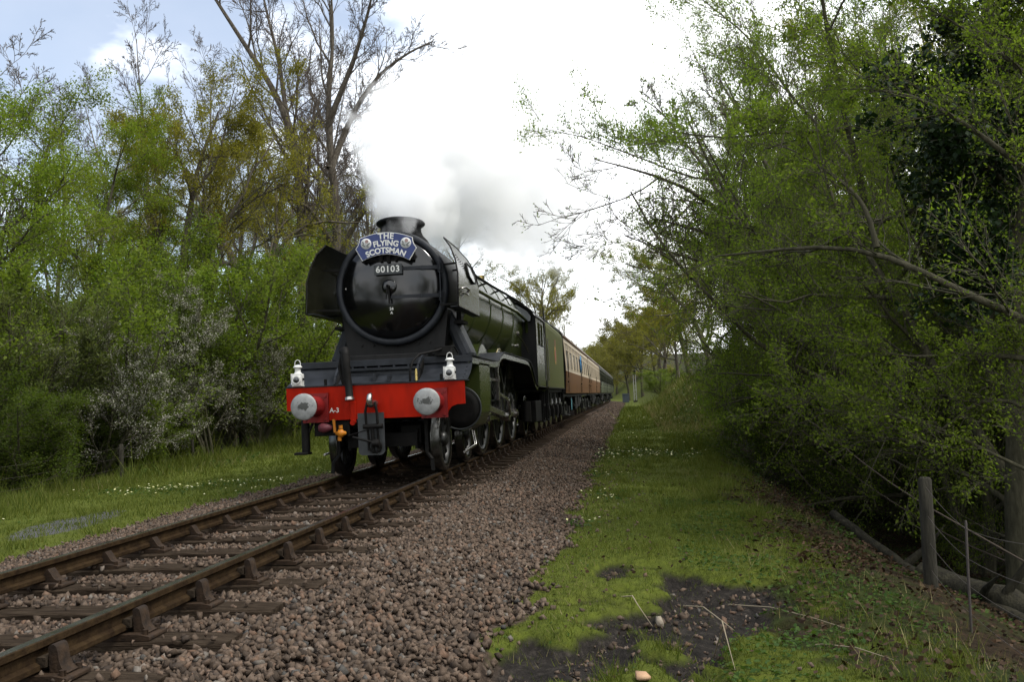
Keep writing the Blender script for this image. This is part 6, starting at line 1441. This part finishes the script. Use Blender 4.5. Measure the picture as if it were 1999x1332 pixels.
for n_, x0, x1, y0, y1, h0, h1, w in ((9000, 4.6, 9.0, 15, 62, .12, .40, .03), (2500, 4.4, 6.0, -13, 8, .05, .16, .006), (2500, -10.5, -7.5, -6, 14, .08, .25, .012), (1500, 2.7, 3.4, -12, 10, .03, .09, .006)):
    x = r.uniform(x0, x1, n_); y = r.uniform(y0, y1, n_); k = vnoise(x, y, .7, 61) > .47; x, y = x[k], y[k]
    parts.append(blades(x, y, h0+(h1-h0)*r.rand(len(x)), np.full(len(x), w), r))
v, f = merge(parts); tag(obj('dead_grass', mesh_np('dead_grass', v, [f], [m_dry])), 'straw coloured dead grass on the hummock and along the wood edges', kind='stuff')
# weeds and brambles
m_weed = leafmat('weed_leaf', (0.030, 0.066, 0.014), (0.072, 0.118, 0.026), 0.35, 0.0)
parts = []
for n_, x0, x1, y0, y1, s0, s1, hh in ((15000, 4.0, 6.4, -13.6, -4, .02, .05, .12), (9000, 5.4, 9.5, -9, 8, .04, .08, .22), (9000, 5.5, 9.5, 8, 40, .06, .13, .5), (9000, -13, -8, -3, 14, .05, .1, .35), (7000, -17, -10, 14, 40, .08, .16, .5), (2600, 2.6, 3.6, -13, 6, .015, .035, .06)):
    x = r.uniform(x0, x1, n_); y = r.uniform(y0, y1, n_); c_ = vnoise(x, y, 1.3, 41); k = (c_ > .5) & (patch_mask(x, y) < .5); x, y, c_ = x[k], y[k], c_[k]
    parts.append(quads(x, y, H(x, y)+hh*(c_-.5)*2.4*r.rand(len(x)), s0+(s1-s0)*r.rand(len(x)), r))
v, f = merge(parts); tag(obj('weeds', mesh_np('weeds', v, [f], [m_weed])), 'low leafy weeds and brambles along the wood edges', kind='stuff')
m_lit = leafmat('dead_leaf', (0.014, 0.008, 0.005), (0.075, 0.046, 0.027), 0.1, 0.0)  # dead leaves, tree shade worked into the darker browns
parts = []
for n_, x0, x1, y0, y1, s0, s1 in ((16000, 4.6, 9.5, -13.6, 4, .025, .06), (5000, -24, -10, 12, 45, .08, .16), (500, 3.0, 5.2, -13, 0, .02, .05)):
    x = r.uniform(x0, x1, n_); y = r.uniform(y0, y1, n_); k = (wood_mask(x, y, vnoise(x, y, .9, 11)-.5, 0) > .3) | (n_ < 1000); x, y = x[k], y[k]
    parts.append(quads(x, y, H(x, y)+.015+.03*r.rand(len(x)), s0+(s1-s0)*r.rand(len(x)), r, .8, .7))
# rusty dead bracken
for cx_, cy_, sp_ in ((5.5, -4.2, .5), (5.35, -7.6, .45), (5.25, -9.2, .4), (6.2, -1.0, .6)):
    n_ = 420; x = cx_+sp_*.6*r.randn(n_); y = cy_+sp_*r.randn(n_); parts.append(quads(x, y, H(x, y)+.02+.16*r.rand(n_), .03+.05*r.rand(n_), r, .2, .35))
v, f = merge(parts); tag(obj('leaf_litter', mesh_np('leaf_litter', v, [f], [m_lit])), 'brown dead leaves and bracken on the woodland floor', kind='stuff')
# primroses
m_prim = mat('primrose_petal', (0.52, 0.50, 0.22), 0.6, 0, (0.62, 0.6, 0.38), island=True)
parts, pl = [], []
for cx_, cy_, sx_w, sy_w, n_ in ((4.0, 4.6, 1.1, .9, 130), (3.4, 5.8, .6, .6, 50), (4.6, 16, .9, 3, 60), (5.4, 26, 1.0, 3, 45), (5.9, 22, .6, 4, 40), (3.0, -.8, .3, .3, 18), (2.95, -7.0, .12, .12, 9), (3.2, -3.9, .3, .25, 14), (3.3, -4.6, .1, .1, 5), (-5.6, .3, .9, .5, 90), (-6.6, .8, .7, .4, 30), (-3.6, .2, .4, .5, 26), (-3.1, -1.6, .5, .5, 16), (-2.9, 2.4, .4, .9, 16), (-6.0, -4.4, .15, .1, 7), (-7.2, -4.6, .1, .1, 3), (-4.9, -.8, .4, .4, 8), (5.8, 35, 1.2, 5, 60)):
    x = cx_+sx_w*r.randn(n_); y = cy_+sy_w*r.randn(n_); k = np.abs(x) > 2.75; x, y = x[k], y[k]; D_ = np.hypot(x-3.6, y+17.5)
    parts.append(quads(x, y, H(x, y)+.05+.05*r.rand(len(x)), .018+.0014*D_, r, 1.5, .95))
    n2 = n_*4; x = cx_+sx_w*r.randn(n2); y = cy_+sy_w*r.randn(n2); k = np.abs(x) > 2.75; x, y = x[k], y[k]
    pl.append(quads(x, y, H(x, y)+.02+.04*r.rand(len(x)), .05+.03*r.rand(len(x)), r, .8, .5))
v, f = merge(parts); tag(obj('primroses', mesh_np('primroses', v, [f], [m_prim])), 'pale yellow primroses scattered over the grass verges', kind='stuff')
v, f = merge(pl); tag(obj('primrose_leaves', mesh_np('primrose_leaves', v, [f], [m_weed])), 'crinkled green leaf rosettes under the primroses', kind='stuff')
# loose stones in the black earth and on the verge
x = np.concatenate([r.uniform(3.1, 4.7, 1500), r.uniform(2.6, 3.7, 500), r.uniform(2.9, 4.6, 60)]); y = np.concatenate([r.uniform(-13.2, -9, 1500), r.uniform(-13.4, 3, 500), r.uniform(-13, -4, 60)])
k = (patch_mask(x, y) > .5) | (np.arange(len(x)) >= 1500); x, y = x[k], y[k]
v, f = stones(np.stack([x, y, H(x, y)+.006], -1), .005+.026*r.rand(len(x))**3.5, B, r)
tag(obj('loose_stones', mesh_np('loose_stones', v, [f], [m_stone])), 'small loose stones strewn over the black earth and verge', kind='stuff')
# ------------------------------------------------------------------ steam
PUFFS = [(-0.29, -1.91, 5.10, 0.75), (-0.44, -1.15, 5.71, 0.85), (-0.51, -0.20, 6.42, 0.95), (-0.61, -0.79, 6.05, 0.70), (-0.11, 1.34, 6.89, 0.95), (0.41, 2.89, 7.36, 1.05), (0.89, 4.95, 7.55, 1.10), (1.48, 9.03, 8.04, 1.50), (1.97, 13.12, 8.19, 1.60), (0.07, -3.01, 4.02, 0.26), (0.05, -2.82, 4.25, 0.48), (-0.01, -2.25, 4.69, 0.80), (-0.08, -1.29, 5.37, 1.05), (-0.03, -0.12, 6.11, 1.25), (0.19, 1.40, 6.56, 1.50), (0.53, 3.43, 6.92, 1.75), (0.94, 5.99, 7.17, 1.80), (1.30, 9.06, 7.31, 1.90), (1.49, 12.12, 7.17, 2.00), (1.35, 16.13, 7.23, 2.10), (0.77, 8.06, 6.11, 1.70), (0.31, 4.50, 5.59, 1.35), (0.03, 1.96, 5.23, 1.15), (-0.09, -0.06, 5.03, 0.90), (0.29, 1.95, 5.98, 1.60), (0.65, 7.00, 6.61, 1.90), (0.71, 13.06, 6.72, 1.80), (0.18, 7.01, 5.47, 1.00), (1.68, 16.11, 8.33, 1.90)]
md = bpy.data.metaballs.new('plume_form'); md.resolution = 0.45; md.threshold = 0.3
for x, y, z, q in PUFFS:
    e = md.elements.new(); e.co = (x, y, z); e.radius = q*2.3
mo = bpy.data.objects.new('plume_form', md); COL.objects.link(mo)
bpy.context.view_layer.update()
dg = bpy.context.evaluated_depsgraph_get()
me = bpy.data.meshes.new_from_object(mo.evaluated_get(dg))
bpy.data.objects.remove(mo); bpy.data.metaballs.remove(md); me.name = 'steam_plume'
m_st = bpy.data.materials.new('white_steam'); m_st.use_nodes = True
n = m_st.node_tree.nodes; l = m_st.node_tree.links.new
n.remove(n['Principled BSDF'])
vp = n.new('ShaderNodeVolumePrincipled'); vp.inputs['Color'].default_value = (0.992, 0.994, 0.998, 1); vp.inputs['Anisotropy'].default_value = 0.1
l(vp.outputs[0], n['Material Output'].inputs['Volume'])
tcn = n.new('ShaderNodeTexCoord'); P0 = tcn.outputs['Object']
# swirl the sampling position a little so that the billows are not round
nzv = n.new('ShaderNodeTexNoise'); nzv.inputs['Scale'].default_value = .62; nzv.inputs['Detail'].default_value = 4; l(P0, nzv.inputs['Vector'])
sb = n.new('ShaderNodeVectorMath'); sb.operation = 'SUBTRACT'; l(nzv.outputs['Color'], sb.inputs[0]); sb.inputs[1].default_value = (.5, .5, .5)
sc_ = n.new('ShaderNodeVectorMath'); sc_.operation = 'MULTIPLY_ADD'; l(sb.outputs[0], sc_.inputs[0]); sc_.inputs[1].default_value = (1.7, 1.7, 1.7); l(P0, sc_.inputs[2])
acc = None
for x, y, z, q in PUFFS:
    d = n.new('ShaderNodeVectorMath'); d.operation = 'DISTANCE'; l(sc_.outputs[0], d.inputs[0]); d.inputs[1].default_value = (x, y, z)
    v1 = mth('MULTIPLY_ADD', d.outputs['Value'], -1.0/q, 0.98)
    acc = v1 if acc is None else mth('SMOOTH_MAX', acc, v1, .12)
fine = n.new('ShaderNodeTexNoise'); fine.inputs['Scale'].default_value = 1.9; fine.inputs['Detail'].default_value = 5; fine.inputs['Roughness'].default_value = .6; l(P0, fine.inputs['Vector'])
dn = mth('MULTIPLY_ADD', mth('SUBTRACT', fine.outputs['Fac'], .5), 1.5, acc)
mr = n.new('ShaderNodeMapRange'); mr.interpolation_type = 'SMOOTHSTEP'; mr.inputs[1].default_value = 0.02; mr.inputs[2].default_value = 0.36; mr.inputs[4].default_value = 1.0; l(dn, mr.inputs[0])
sxyz = n.new('ShaderNodeSeparateXYZ'); l(P0, sxyz.inputs[0])     # the steam thins as it drifts back
th_ = n.new('ShaderNodeMapRange'); th_.inputs[1].default_value = -1.0; th_.inputs[2].default_value = 7.0; th_.inputs[3].default_value = 2.3; th_.inputs[4].default_value = 0.3; l(sxyz.outputs[1], th_.inputs[0])
l(mth('MULTIPLY', mr.outputs[0], th_.outputs[0]), vp.inputs['Density'])
m_st.cycles.volume_step_rate = 0.35
me.materials.clear(); me.materials.append(m_st)
so_ = obj('steam_plume', me); tag(so_, 'billowing white steam blowing back from the chimney over the train', kind='stuff')
